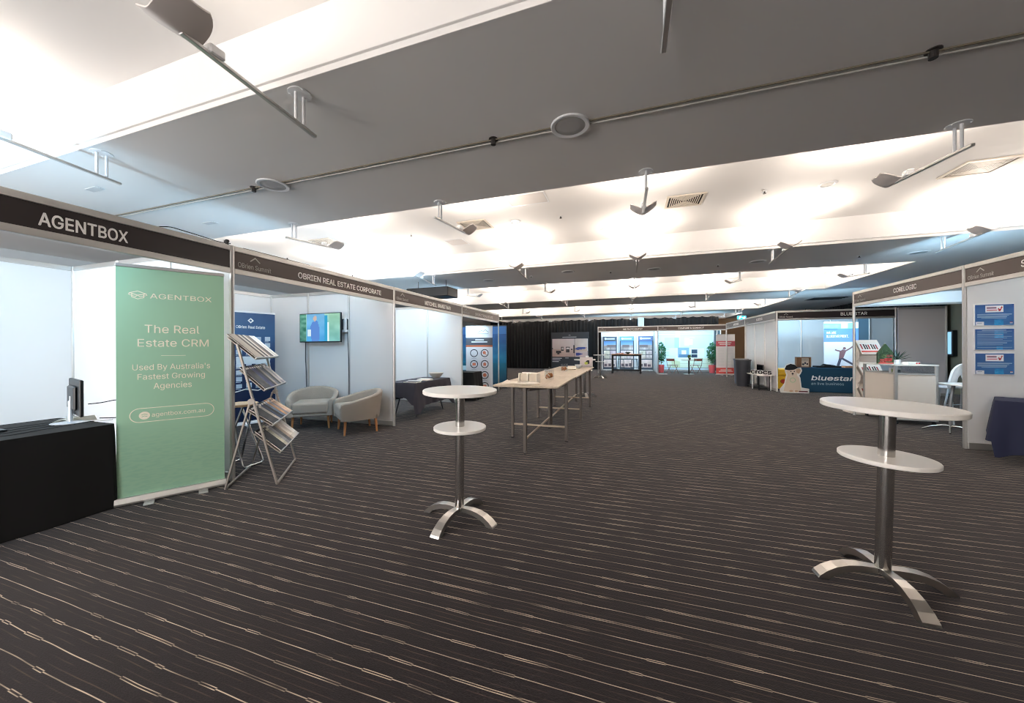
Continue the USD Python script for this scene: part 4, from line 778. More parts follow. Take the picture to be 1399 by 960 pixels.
# ------------------------------------------------------------------ third and fourth left stands
t = thing('serving_bowl', 'large cream bowl at the far end of the charcoal table', 'bowl', (-4.16, 7.12, .7165)); bp = [(0, 0), (.07, 0), (.08, .012), (.13, .06), (.165, .115), (.157, .117), (.12, .064), (.07, .02), (0, .016)]
part(t, 'bowl_body', lathe(bp, 36), mat('cream_ceramic', (228, 218, 204), .35), w=False, smooth=40); part(t, 'rim', lathe([(.156, .113), (.168, .113), (.168, .12), (.156, .12)], 36), mat('cream_ceramic'), w=False)
for i, (x, y, a, c, lab) in enumerate(((-4.05, 6.02, .05, (40, 40, 46), 'black notebook lying at the near end of the charcoal table'), (-4.18, 6.28, .3, (226, 220, 214), 'white paper sheets behind the black notebook'), (-4.08, 6.52, -.2, (206, 182, 170), 'pinkish brochure near the middle of the charcoal table'), (-4.22, 6.75, .1, (232, 226, 218), 'white brochure beside the cream bowl'))):
    t = thing('leaflet' if i else 'notebook', lab, 'leaflet' if i else 'notebook', (x, y, .7165), a)
    part(t, 'pages', rbox(-.14, .14, -.10, .10, 0, .008 if i else .02, .002), mat('page_white'), w=False); part(t, 'cover', rbox(-.141, .141, -.101, .101, .008 if i else .02, .0095 if i else .0225, .0005), mat(f'paper_cover_{i}', c, .5), w=False)
t = thing('leaflet', 'white folded paper on the black table in the end stand', 'leaflet', (-4.42, 8.66, .749), .2); part(t, 'pages', rbox(-.12, .12, -.07, .07, 0, .012, .002), paper, w=False); part(t, 'fold', rbox(-.09, .1, -.04, .06, .012, .04, .01), mat('white_card'), w=False)

# ------------------------------------------------------------------ right row: notices, navy table
nb = (70, 112, 166)
for i, (z0, z1, lab) in enumerate(((1.67, 1.945, 'top blue notice of three on the right stand wall'), (1.345, 1.62, 'middle blue notice of three, without a white logo box'), (1.02, 1.295, 'bottom blue notice of three on the right stand wall'))):
    t = thing('notice', lab, 'notice', (4.635, 6.435, z0)); p = Pic(56, 40, nb); r = np.random.default_rng(i)
    p.rect(0, 0, 1, 1, (58, 98, 156), (66, 116, 172), 10, (3, 3), i); p.rect(.5, .72 if i != 1 else .05, .74, 1 if i != 1 else .45, (44, 132, 190), (60, 160, 214), 26, (14, 14), i + 5); p.rect(.55, .85, .72, 1, (54, 150, 206), None, 20, (16, 12), 3)
    if i != 1:
        p.rect(.27, .06, .73, .38, (240, 240, 242)); p.rect(.31, .13, .56, .19, (150, 110, 130)); p.rect(.30, .24, .58, .30, (214, 130, 140)); p.poly([(.58, .2), (.62, .18), (.64, .25), (.69, .1), (.71, .14), (.65, .33), (.62, .33)], (190, 60, 70)); p.rect(.02, .82, .24, 1, (226, 228, 234)); p.rect(.06, .87, .18, .90, (140, 150, 170)); p.rect(.89, .84, .97, .88, (200, 80, 90)); p.rect(.89, .88, .97, .93, (230, 230, 236))
        p.lines(.06, .94, (.46, .52, .58), .035, (150, 178, 206), .06); p.lines(.16, .80, (.64,), .03, (150, 178, 206))
    else: p.lines(.05, .95, (.10, .18, .26, .34, .42, .5, .58, .66, .74, .87), .032, (138, 166, 198), .12); p.rect(.18, .04, .8, .08, (180, 200, 220))
    part(t, 'backing', rbox(4.438, 4.828, 6.435, 6.4505, z0 - .006, z1 + .006, .001), white_pl); picture(t, 'print', p, frame((4.445, 6.4349, z0), (1, 0, 0), (0, 0, 1)), .376, z1 - z0)
for i, (x, y, z, a, c, lab) in enumerate(((4.60, 5.76, .7405, .1, (96, 70, 92), 'bottom purple book of the pile on the navy table'), (4.61, 5.77, .7645, .25, (176, 120, 116), 'middle pink book of the pile on the navy table'), (4.63, 5.76, .7885, -.05, (84, 78, 104), 'top slate book of the pile on the navy table'))):
    t = thing('book', lab, 'book', (x, y, z), a); part(t, 'pages', rbox(-.125, .12, -.085, .085, .002, .021, .001), mat('page_white'), w=False); part(t, 'cover', [rbox(-.13, .125, -.09, .09, 0, .002, .0008), rbox(-.13, .125, -.09, .09, .021, .023, .0008), rbox(-.132, -.128, -.09, .09, 0, .023, .001)], mat(f'book_cover_{i}', c, .4), w=False)

# ------------------------------------------------------------------ reception counter, display stand and seats
off_w = mat('counter_panel', (226, 218, 208), .4); frost = mat('smoked_pane', nodes={'t': ('transparent_bsdf', {'color': (.82, .83, .85)}), 's': ('glossy_bsdf', {'roughness': .05}), 'm': ('mix_closure', {'fac': .08})}, links=[('t.BSDF', 'm.closure1'), ('s.BSDF', 'm.closure2')], surface='m.closure')
X0, X1, Y0, Y1 = 4.56, 5.11, 8.12, 8.98
t = thing('reception_counter', 'cream reception counter with aluminium frame and glazed upper tier', 'counter', (4.84, 8.55, 0))
for x in (X0, X1):
    for y in (Y0, Y1): part(t, 'corner_post', rbox(x - .02, x + .02, y - .02, y + .02, .075, 1.045, .004), alu)
part(t, 'front_panel', box(X0 + .02, X1 - .02, Y0 - .006, Y0 + .006, .10, .89), off_w); part(t, 'side_panel', box(X0 - .006, X0 + .006, Y0 + .02, Y1 - .02, .10, .89), off_w); part(t, 'side_panel', box(X1 - .006, X1 + .006, Y0 + .02, Y1 - .02, .10, .89), off_w)
part(t, 'back_panel', box(X0 + .02, X1 - .02, Y1 - .006, Y1 + .006, .10, .86), off_w); part(t, 'shelf', box(X0, X1, Y0, Y1, .875, .893), white_lam)
for (a, b) in (((X0, Y0), (X1, Y0)), ((X0, Y0), (X0, Y1)), ((X1, Y0), (X1, Y1)), ((X0, Y1), (X1, Y1))):
    for z in (.09, .90): part(t, 'frame_rail', bar((*a, z), (*b, z), .03, .026), alu)
part(t, 'glass_pane', box(X0 + .02, X1 - .02, Y0 - .003, Y0 + .003, .915, 1.04), frost); part(t, 'glass_pane', box(X1 - .003, X1 + .003, Y0 + .02, Y1 - .02, .915, 1.04), frost)
part(t, 'counter_top', rbox(X0 - .02, X1 + .03, Y0 - .02, Y1 + .02, 1.045, 1.063, .004), white_lam)
for x in (X0 + .02, X1 - .02):
    for y in (Y0 + .02, Y1 - .02): part(t, 'castor', [cyl((x - .012, y, .035), (x + .012, y, .035), .034, 16), cyl((x, y, .05), (x, y, .085), .012, 8)], black_pl)
for i, (x, y, w_, c, lab) in enumerate(((4.66, 8.24, .10, (60, 70, 66), 'small black and white printed card inside the glazed counter tier'), (4.72, 8.42, .13, (120, 140, 60), 'green printed box inside the glazed counter tier'))):
    t = thing('display_card', lab, 'display card', (x, y, .893)); p = Pic(10, 8, (224, 220, 214)); p.rect(.1, .2, .5, .8, c); p.rect(.55, .3, .9, .7, tuple(np.array(c) * .7))
    part(t, 'card_body', rbox(x - w_ / 2, x + w_ / 2, y, y + .04, .893, 1.0, .002), white_pl); picture(t, 'card_print', p, frame((x - w_ / 2 + .003, y - .0002, .896), (1, 0, 0), (0, 0, 1)), w_ - .006, .098)
# tent card with printed greenery
t = thing('tent_card', 'pointed display card printed with green leaves and red flowers on the counter', 'display card', (4.66, 8.55, 1.063)); r = np.random.default_rng(12)
p = Pic(24, 28, (52, 76, 48)); p.rect(0, 0, 1, 1, (44, 70, 44), (70, 96, 60), 50, (7, 7), 3); p.rect(.1, .55, .5, .95, (150, 60, 50), None, 60, (9, 9), 8); p.rect(.4, .45, .9, .8, (178, 58, 54), None, 50, (8, 8), 5); p.rect(0, .9, 1, 1, (214, 90, 80)); p.rect(.2, .1, .6, .4, (90, 110, 70), None, 70, (14, 14), 21); p.rect(.55, .15, .95, .4, (120, 60, 50), None, 60, (11, 11), 22)
part(t, 'card_body', put(extr(Polygon([(-.115, 0), (.115, 0), (.115, .20), (0, .38), (-.115, .20)]), .05), frame((4.66, 8.60, 1.063), (1, 0, 0), (0, 0, 1))), mat('card_green', (58, 84, 54), .6))
picture(t, 'leaf_print', p, frame((4.55, 8.5495, 1.066), (1, 0, 0), (0, 0, 1)), .22, .195); p2 = Pic(12, 12, (48, 74, 46)); p2.rect(0, 0, 1, 1, (46, 74, 46), None, 50, (6, 6), 2); picture(t, 'roof_print', p2, frame((4.605, 8.5495, 1.262), (1, 0, 0), (0, 0, 1)), .11, .065)
t = thing('spiky_plant', 'small spiky dark green plant in a white pot on the counter', 'potted plant', (4.86, 8.62, 1.063)); part(t, 'pot', lathe([(0, 0), (.045, 0), (.055, .08), (.048, .08), (.04, .01), (0, .01)], 20), white_pl, w=False, smooth=40)
for k in range(16):
    a, el = k * 2.4, r.uniform(.35, 1.25); L = r.uniform(.15, .26); d = np.array([math.cos(a) * math.cos(el), math.sin(a) * math.cos(el), math.sin(el)]); s_ = np.cross(d, [0, 0, 1]); s_ /= np.linalg.norm(s_); q = np.array([0, 0, .07])
    part(t, 'leaf', trimesh.convex.convex_hull(np.array([q - s_ * .008, q + s_ * .008, q + d * L * .5 + s_ * .013, q + d * L * .5 - s_ * .013, q + d * L - [0, 0, .02], q + d * L * .5 + [0, 0, .004]])), mat('leaf_dark', (38, 72, 58), .45), w=False)
t = thing('tissue_box', 'flat cream box with red dots at the right end of the counter', 'box', (4.92, 8.36, 1.063), .1); part(t, 'box_body', rbox(-.10, .09, -.06, .06, 0, .045, .004), mat('white_card'), w=False); part(t, 'red_dot', [disc(.014, 0, .002, 14, .0005).apply_transform(frame((x, -.060, .022), (1, 0, 0), (0, 0, 1))) for x in (.035, .07)], mat('dot_red', (200, 60, 60), .5), w=False)
# white cardboard display stand
t = thing('brochure_stand', 'tall white cardboard display stand with slanted trays behind the counter', 'display stand', (4.76, 9.28, 0)); card = mat('display_card_white', (238, 228, 218), .6)
part(t, 'base', rbox(4.42, 4.98, 9.02, 9.46, 0, .05, .004), card); part(t, 'back_panel', rbox(4.60, 4.95, 9.42, 9.44, .05, 1.53, .003), card)
for x in (4.60, 4.945): part(t, 'side_panel', put(extr(Polygon([(0, .05), (.30, .05), (.30, 1.5), (.24, 1.5), (.10, 1.25), (.12, 1.02), (.22, .95), (.05, .78), (.12, .55), (.20, .5), (.02, .3)]), .006), frame((x, 9.13, 0), (0, 1, 0), (0, 0, 1))), card)
for i, (z, y0) in enumerate(((1.24, 9.10), (.78, 9.06), (.33, 9.05))):
    tr = part(t, 'tray', [put(rbox(0, .36, 0, .37, -.006, 0, .002), frame((4.59, y0 + .02, z), (1, 0, 0), (0, .62, .78))), put(rbox(0, .36, 0, .05, -.004, .004, .002), frame((4.59, y0 + .015, z - .01), (1, 0, 0), (0, -.35, .94))), put(rbox(0, .36, 0, .19, -.004, 0, .002), frame((4.59, y0 + .20, z - .16), (1, 0, 0), (0, -.75, .66)))], card)
    p = Pic(28, 22, (236, 230, 224)); q = np.random.default_rng(i + 3)
    for a in range(7): p.rect(.08 + .12 * a, .12 + .1 * q.random(), .15 + .12 * a, .62, (70, 60, 60) if a % 3 else (170, 70, 70), None, 40, (9, 9), a)
    p.rect(0, .78, 1, .94, (206, 78, 66)); picture(t, 'tray_print', p, frame((4.60, y0 + .02 + .02 * .62 - .002 * .78, z + .02 * .78 + .003 * .62), (1, 0, 0), (0, .62, .78)), .34, .27)
# white bench table on star feet, two white stools
t = thing('cafe_table', 'white high-edged table with chrome star feet right of the counter', 'table', (5.65, 8.02, 0))
part(t, 'tabletop', rbox(5.14, 6.5, 7.66, 8.2, .735, .762, .008), white_lam)
for x in (5.16, 6.3):
    y = 7.70 if x < 6 else 8.0; xx = x - .14 if x < 6 else x; top = (x + .06, 7.95, .735)
    part(t, 'column', tube([(xx, y, .07), (xx, y, .10), (xx + .06, y + .1, .4), top], .022, 12), mat('column_grey', (120, 118, 118), .35, .6), smooth=50)
    for k in range(5):
        a = k * 2 * PI / 5 + .35; part(t, 'foot', tube([(xx, y, .085), (xx + .1 * math.cos(a), y + .1 * math.sin(a), .088), (xx + .22 * math.cos(a), y + .22 * math.sin(a), .06), (xx + .32 * math.cos(a), y + .32 * math.sin(a), .014)], [.017, .016, .014, .012], 10), chrome, smooth=50)
def white_stool(label, loc, rz):
    t = thing('white_stool', label, 'stool', loc, rz); k = dict(w=False)
    o = Polygon(arcp(0, .17, .175, PI * .08, PI * .92, 18) + [(-.20, .0), (-.19, -.04), (.19, -.04), (.20, 0)]).buffer(.02).difference(Polygon(arcp(0, .085, .095, 0, PI, 14) + [(-.11, -.09), (.11, -.09)]))
    b = extr(o, .03); v = b.vertices.copy(); v = np.column_stack([v[:, 0], -.17 - .10 * v[:, 1] + .9 * v[:, 0] ** 2 - v[:, 2], v[:, 1] + .72]); b.vertices = v; part(t, 'backrest', b, white_pl, **k)
    part(t, 'seat', rbox(-.19, .19, -.18, .19, .64, .67, .014, 2), white_pl, smooth=40, **k)
    for x, y in ((-.15, .14), (.15, .14), (-.15, -.14), (.15, -.14)): part(t, 'leg', tube([(x, y, .645), (x * 1.45, y * 1.5, .008)], [.016, .012], 10), mat('white_tube', (210, 220, 228), .35, .2), **k)
    part(t, 'footrest', tube([(-.175, .165, .28), (.175, .165, .28)], .009, 8), mat('white_tube'), **k)
    return t
ws = white_stool('white plastic stool with open backrest, the one nearer the counter', (5.47, 8.50, 0), .55); dup(ws, 'white plastic stool with open backrest, partly behind the stand post', (5.97, 8.82, 0), .45)
t = thing('wall_screen', 'narrow bright wall screen against the black curtain', 'screen', (8.85, 13.45, 1.2)); part(t, 'housing', rbox(8.89, 9.0, 13.56, 13.90, 1.1, 1.85, .01), black_pl); part(t, 'screen', rbox(8.884, 8.891, 13.60, 13.87, 1.16, 1.80, .002), glow('pale_screen', (150, 206, 240), .22))

# ------------------------------------------------------------------ corner stand with navy counter
t = thing('draped_counter', 'navy fabric counter with large white lettering under the dark fascia', 'counter', (5.88, 13.35, 0)); petrol = mat('petrol_cloth', (16, 68, 96), .7, bump=(200, .1))
cv = Pic(4, 4, (0, 0, 0)); part(t, 'fabric_cover', rbox(5.02, 6.74, 13.02, 13.60, .008, .742, .012), petrol); part(t, 'counter_top', rbox(5.01, 6.75, 13.01, 13.61, .742, .752, .004), petrol)
M = frame((0, 13.0195, 0), (1, 0, 0), (0, 0, 1)); sh = np.eye(4); sh[0, 1] = .22
part(t, 'lettering', put(put(text('bluestar', .135, 1.02, True), sh), M @ trimesh.transformations.translation_matrix((5.32, .375, 0))), white_ink)
part(t, 'small_lettering', put(text('an live business', .075, .80), M @ trimesh.transformations.translation_matrix((5.32, .235, 0))), mat('pale_blue_ink', (168, 190, 204), .5))
part(t, 'star_emblem', put(extr(__import__('shapely').union_all([stroke([(-.085 * math.cos(a), -.085 * math.sin(a)), (.085 * math.cos(a), .085 * math.sin(a))], .022) for a in np.arange(4) * PI / 4]), .002), M @ trimesh.transformations.translation_matrix((6.52, .43, 0))), white_ink)
t = thing('dog_cutout', 'standing cardboard cutout of a cream puppy wearing a black cap', 'cutout figure', (4.68, 12.55, 0)); P0 = lambda g, y, th: put(extr(g, th), frame((4.36, y, .0), (1, 0, 0), (0, 0, 1)))
dog = Polygon([(.02, .03), (.70, .03), (.70, .14), (.52, .17), (.50, .34), (.49, .46), (.46, .54), (.50, .60), (.53, .68), (.51, .76), (.44, .74), (.42, .68), (.40, .78), (.36, .86), (.26, .89), (.16, .84), (.12, .76), (.14, .64), (.17, .55), (.14, .44), (.12, .30), (.06, .20), (.0, .12)]).buffer(.02).buffer(-.005)
part(t, 'figure_outline', P0(dog, 12.556, .012), mat('cutout_white', (238, 232, 226), .6))
body = Polygon([(.10, .08), (.14, .28), (.18, .46), (.20, .55), (.17, .66), (.20, .74), (.38, .72), (.42, .64), (.40, .54), (.46, .44), (.48, .26), (.50, .08), (.40, .06), (.36, .18), (.33, .06), (.24, .06)])
part(t, 'puppy', P0(body.buffer(.015), 12.543, .003), mat('puppy_cream', (226, 206, 186), .8, bump=(60, .4))); part(t, 'ear', P0(Polygon([(.41, .72), (.47, .74), (.50, .68), (.46, .60), (.41, .64)]).buffer(.01), 12.541, .003), mat('puppy_tan', (206, 168, 138), .8))
part(t, 'cap', P0(Polygon([(.12, .72), (.16, .82), (.26, .87), (.37, .84), (.42, .76), (.34, .72), (.22, .70)]).buffer(.01), 12.540, .004), mat('cap_black', (26, 26, 28), .3)); fd = mat('face_dark', (60, 44, 42), .4)
for x, z, r_, nm in ((.265, .655, .015, 'eye'), (.35, .655, .015, 'eye'), (.31, .59, .026, 'nose'), (.31, .552, .010, 'mouth')): part(t, nm, P0(Point(x, z).buffer(r_), 12.5395, .003), fd)
part(t, 'medal', P0(Point(.31, .40).buffer(.075).difference(Point(.31, .40).buffer(.058)), 12.5395, .003), mat('medal_green', (176, 200, 160), .5)); part(t, 'paws', [P0(affinity.scale(Point(x, .075).buffer(.035), 1.3, .8), 12.5395, .003) for x in (.27, .40)], mat('puppy_tan')); part(t, 'base_strip', P0(sbox(.46, .05, .68, .085), 12.5395, .002), mat('strip_maroon', (110, 50, 56), .5)); part(t, 'strut', bar((4.66, 12.557, .5), (4.66, 12.75, .005), .05, .006), card)
yel = mat('yellow_plastic', (236, 184, 34), .4)
t = thing('yellow_case', 'lower yellow case with a red oval emblem, on dark feet', 'case', (4.74, 13.35, 0)); part(t, 'case_body', rbox(4.50, 4.92, 13.20, 13.5, .06, .46, .03, 2), yel); part(t, 'emblem', put(extr(affinity.scale(Point(0, 0).buffer(.075), 1.25, .85), .003), frame((4.70, 13.1985, .30), (1, 0, 0), (0, 0, 1))), mat('emblem_red', (196, 56, 40), .5)); part(t, 'emblem_ring', put(extr(affinity.scale(ring2(0, 0, .09, .012), 1.25, .85), .002), frame((4.70, 13.1985, .30), (1, 0, 0), (0, 0, 1))), mat('emblem_brown', (96, 50, 30), .5))
for x in (4.56, 4.86): part(t, 'foot', rbox(x - .03, x + .03, 13.26, 13.44, 0, .06, .008), black_pl)
t = thing('yellow_case', 'upper yellow case resting on the lower one beside the puppy cutout', 'case', (4.74, 13.35, .46)); part(t, 'case_body', rbox(4.50, 4.95, 13.18, 13.5, .475, .71, .06, 2), yel); part(t, 'case_base', rbox(4.53, 4.92, 13.2, 13.48, .46, .48, .006), mat('yellow_dark', (196, 146, 24), .5)); part(t, 'lid_seam', rbox(4.49, 4.96, 13.17, 13.51, .585, .592, .003), mat('yellow_dark'))
t = thing('side_table', 'small white table with dark legs against the stand side wall', 'table', (4.16, 13.75, 0)); part(t, 'tabletop', rbox(3.98, 4.34, 13.15, 14.35, .46, .485, .005), white_lam); part(t, 'undershelf', rbox(4.0, 4.32, 13.2, 14.3, .06, .075, .004), mat('dark_leg'))
for x in (4.01, 4.31):
    for y in (13.2, 14.3): part(t, 'leg', bar((x, y, 0), (x, y, .46), .03), mat('dark_leg'))
t = thing('small_screen', 'small black screen standing on the white side table', 'monitor', (4.2, 13.75, .485)); part(t, 'screen_housing', rbox(4.20, 4.23, 13.45, 14.02, .53, .80, .006), black_pl, w=True); part(t, 'screen_panel', rbox(4.197, 4.2, 13.47, 14.0, .55, .78, .001), mat('screen_dark')); part(t, 'stand_base', [rbox(4.15, 4.28, 13.6, 13.86, .485, .495, .003), rbox(4.21, 4.23, 13.70, 13.76, .49, .56, .003)], black_pl)
t = thing('letter_sign', 'free-standing sign of bold black letters edged in white before the side table', 'sign', (4.13, 13.25, 0)); e = np.array([.40, -.60, 0]); e /= np.linalg.norm(e); o = np.array([3.90, 13.60, .50])
Ms = frame(o, e, (0, 0, 1)); tx = text('crocs', .135, .70, True, .012); part(t, 'lettering', put(tx, Ms @ trimesh.transformations.translation_matrix((.02, .02, .006))), mat('ink_black', (22, 20, 20), .5))
bk = []
for dx in (-.014, 0, .014):
    for dy in (-.014, 0, .014): bk.append(put(text('crocs', .135, .70, True, .008), Ms @ trimesh.transformations.translation_matrix((.02 + dx, .02 + dy, -.004 + .0001 * (dx + dy)))))
part(t, 'white_edging', bk, white_ink); part(t, 'base_plate', put(rbox(-.02, .76, -.012, .0, -.06, .06, .003), Ms), white_lam)
for x in (.06, .68): part(t, 'leg', bar(o + e * x, o + e * x + [0, 0, -.49], .025), white_pl)
t = thing('pull_up_banner_', None) if 0 else None
t = pullup('white pull-up banner with blue heading and leaping runner behind the navy counter', (6.06, 14.0, 0), .05, .92, 2.19, mat('banner_white'))
p = Pic(40, 28, (84, 122, 226)); p.rect(0, 0, 1, 1, (70, 112, 226), (120, 146, 236)); p.rect(0, 0, .5, .27, (120, 190, 226), None, 24, (8, 6)); p.rect(.5, 0, .7, .27, (176, 216, 226)); p.rect(.7, 0, .88, .27, (120, 214, 190)); p.rect(.88, 0, 1, .27, (206, 232, 238)); p.rect(0, .27, .4, .31, (40, 84, 150)); p.rect(.6, .27, .85, .31, (70, 120, 160))
picture(t, 'heading_print', p, on(t, .0, 1.54), .92, .60); btext(t, 'WE ARE', .07, .33, 1.80, .07, white_ink, True, .002); btext(t, 'BLUESTAR PRINT.', .07, .66, 1.68, .08, white_ink, True, .002)
run = [stroke([(.36, .70), (.42, .92), (.45, 1.03)], .075), stroke([(.47, 1.02), (.62, .92), (.80, .80), (.86, .78)], .06), Polygon([(.40, 1.0), (.52, 1.02), (.60, 1.26), (.50, 1.30), (.42, 1.22)]), stroke([(.58, 1.25), (.70, 1.33), (.80, 1.42)], .04), stroke([(.45, 1.24), (.36, 1.26), (.30, 1.29)], .04), Point(.55, 1.33).buffer(.042)]
part(t, 'runner_print', put(extr(__import__('shapely').union_all(run[:2]), .001), on(t, 0, 0)), mat('runner_dark', (84, 78, 92), .6)); part(t, 'runner_print', put(extr(__import__('shapely').union_all(run[2:]), .0012), on(t, 0, 0)), mat('runner_skin', (136, 96, 98), .6))
t = thing('timber_crate', 'brown timber frame holding a white picture at the left of the navy counter', 'picture frame', (5.18, 13.2, .752)); tw = wood('crate_wood', (112, 82, 58), (146, 108, 78), (20, 20, 3))
for a in ((4.99, 5.12, .752, 1.07), (5.34, 5.37, .752, 1.07)): part(t, 'frame_board', rbox(a[0], a[1], 13.13, 13.25, a[2], a[3], .003), tw)
for z in (.752, 1.045): part(t, 'frame_board', rbox(4.99, 5.37, 13.13, 13.25, z, z + .025, .003), tw)
p = Pic(20, 24, (214, 202, 184)); p.rect(.1, .1, .9, .35, (196, 184, 166), None, 20, (8, 8)); p.ell(.3, .75, .14, .12, (50, 54, 66)); p.ell(.55, .6, .12, .12, (60, 64, 80)); p.ell(.8, .72, .12, .1, (70, 60, 60)); part(t, 'back_board', box(5.12, 5.34, 13.20, 13.22, .775, 1.045), tw); picture(t, 'picture', p, frame((5.125, 13.199, .78), (1, 0, 0), (0, 0, 1)), .21, .26)
t = thing('black_bag', 'flat black bag lying on the navy counter', 'bag', (5.85, 13.25, .752)); part(t, 'bag_body', rbox(5.50, 6.12, 13.12, 13.4, .752, .80, .02, 2), black_cloth); part(t, 'flap', trimesh.convex.convex_hull([(5.68, 13.12, .798), (6.1, 13.12, .775), (6.1, 13.38, .775), (5.7, 13.38, .80), (5.72, 13.14, .86), (5.95, 13.2, .83), (5.74, 13.3, .86)]), black_cloth)
t = thing('wooden_tray', 'pale wooden tray on the navy counter right of the bag', 'tray', (6.36, 13.25, .752)); part(t, 'tray_base', rbox(6.22, 6.50, 13.14, 13.36, .752, .762, .003), beech)
for a in ((6.22, 6.235, 13.14, 13.36), (6.485, 6.50, 13.14, 13.36), (6.22, 6.50, 13.14, 13.152), (6.22, 6.50, 13.348, 13.36)): part(t, 'tray_side', rbox(*a, .755, .80, .002), beech)
t = thing('carton', 'pink and white carton at the right end of the navy counter', 'box', (6.63, 13.25, .752)); part(t, 'carton_body', rbox(6.54, 6.73, 13.15, 13.35, .752, .86, .003), mat('white_card')); part(t, 'carton_stripe', rbox(6.538, 6.732, 13.148, 13.352, .78, .815, .001), mat('carton_pink', (226, 170, 170), .5))

# ------------------------------------------------------------------ bins near the far right
def bin_(label, loc, c):
    t = thing('rubbish_bin', label, 'bin', loc); k = dict(w=False)
    part(t, 'bin_body', lathe([(0, 0), (.20, 0), (.235, .93), (.222, .93), (.19, .02), (0, .02)], 36), mat('bin_' + c[0], c[1], .45), smooth=40, **k); part(t, 'rim', lathe([(.228, .90), (.25, .90), (.25, .94), (.222, .94), (.222, .92)], 36), mat('bin_' + c[0]), **k)
    part(t, 'bin_liner', lathe([(.20, .925), (.236, .945), (.246, .93), (.215, .90)], 28), mat('liner', (196, 192, 188), .4), **k)
    return t
bin_('tall dark grey round bin before the open far right stand', (3.92, 14.48, 0), ('grey', (52, 54, 62)))
t2 = bin_('blue grey bin half hidden behind the dark grey bin', (4.08, 15.35, 0), ('blue', (96, 110, 128)))

# ------------------------------------------------------------------ far wall: picture panel and far stands
t = thing('exhibition_backdrop', 'large dark display panel of a furnished room before the black curtain', 'display panel', (-3.45, 22.3, 0))
p = Pic(96, 92, (48, 48, 50)); p.rect(0, 0, 1, 1, (48, 48, 52), (40, 46, 54)); p.rect(.02, .17, .98, .66, (206, 184, 176)); p.rect(.02, .17, .62, .46, (208, 188, 182), (200, 178, 170), 8, (4, 4)); p.rect(.02, .46, .62, .66, (196, 166, 152), (186, 152, 138), 14, (6, 4)); p.rect(.62, .17, .635, .66, (50, 48, 50)); p.rect(.635, .17, .98, .40, (204, 184, 172), None, 12, (6, 6))
for x0, y0, x1, y1 in ((.13, .50, .26, .56), (.26, .39, .33, .50), (.40, .39, .50, .43), (.40, .46, .49, .54), (.59, .35, .62, .56), (.53, .45, .57, .48), (.16, .56, .22, .60), (.02, .42, .04, .46)): p.rect(x0, y0, x1, y1, (58, 46, 44), None, 20, (30, 30))
p.rect(.28, .41, .32, .47, (200, 186, 180)); p.rect(.42, .41, .48, .46, (214, 200, 194)); p.rect(.635, .40, .98, .52, (196, 166, 146)); p.poly([(.63, .45), (.72, .40), (.96, .41), (.90, .45), (.70, .48)], (62, 74, 132)); p.rect(.635, .53, .98, .66, (190, 164, 158)); p.poly([(.67, .56), (.72, .55), (.86, .585), (.74, .625), (.67, .63)], (58, 62, 124)); p.rect(.96, .18, .98, .5, (224, 214, 206))
p.lines(.02, .28, (.70, .74, .78), .022, (200, 200, 200), .04); p.rect(.38, .69, .47, .71, (150, 150, 154)); p.rect(.78, .80, .86, .815, (130, 140, 150)); p.rect(.30, .115, .68, .14, (170, 168, 168)); p.poly([(.46, .085), (.49, .06), (.52, .085), (.505, .085), (.49, .072), (.475, .085)], (190, 188, 188))
part(t, 'panel_board', rbox(-4.64, -2.26, 22.30, 22.34, 0, 2.36, .004), mat('board_dark', (42, 42, 46), .5)); picture(t, 'panel_print', p, frame((-4.62, 22.2995, .02), (1, 0, 0), (0, 0, 1)), 2.34, 2.33)
for x in (-4.3, -2.6): part(t, 'foot', rbox(x - .04, x + .04, 22.15, 22.55, 0, .02, .004), black_pl)
def house_banner(label, x0, w, seed):
    t = thing('picture_banner', label, 'banner', (x0 + w / 2, 21.95, 0)); p = Pic(34, 72, (62, 66, 76)); q = np.random.default_rng(seed)
    p.rect(0, 0, 1, .12, (70, 76, 88) if seed == 1 else ((96, 150, 170) if seed == 2 else (90, 110, 150))); p.rect(.2, .045, .85, .08, (200, 204, 210)); p.ell(.18, .06, .08, .035, (220, 224, 228))
    p.rect(.05, .14, .95, .40, (70, 120, 190), (190, 200, 214)); p.rect(.05, .27, .95, .40, (150, 134, 126), (170, 160, 156), 46, (7, 8), seed); p.rect(.05 + .5 * q.random(), .25, .55 + .4 * q.random(), .33, (110, 96, 96))
    for i in range(2):
        for j in range(2): c = (212 - 20 * q.random(), 176 + 20 * q.random(), 166 + 20 * q.random()); p.rect(.05 + .47 * i, .43 + .135 * j, .49 + .46 * i, .55 + .135 * j, c, tuple(np.array(c) * .85), 40, (8, 12), seed * 7 + i + 2 * j)
    p.rect(.05, .71, .95, .95, (208, 186, 176), (196, 170, 160), 24, (5, 6), seed + 3)
    for k in range(3): cx = .2 + .28 * k; p.rect(cx - .1, .85 - .03 * q.random(), cx + .1, .92, (96, 78, 82), None, 30, (20, 20), k)
    part(t, 'graphic', rbox(x0, x0 + w, 21.95, 21.955, .08, 2.04, .001), mat('banner_slate', (64, 68, 78), .4)); picture(t, 'print', p, frame((x0 + .01, 21.9497, .10), (1, 0, 0), (0, 0, 1)), w - .02, 1.92)
    part(t, 'base_cassette', rbox(x0 - .02, x0 + w + .02, 21.87, 22.03, .012, .08, .012), alu); part(t, 'top_rail', rbox(x0, x0 + w, 21.945, 21.965, 2.035, 2.06, .004), alu)
    for x in (x0 + .2, x0 + w - .2): part(t, 'foot', rbox(x - .03, x + .03, 21.78, 22.06, 0, .014, .004), alu)
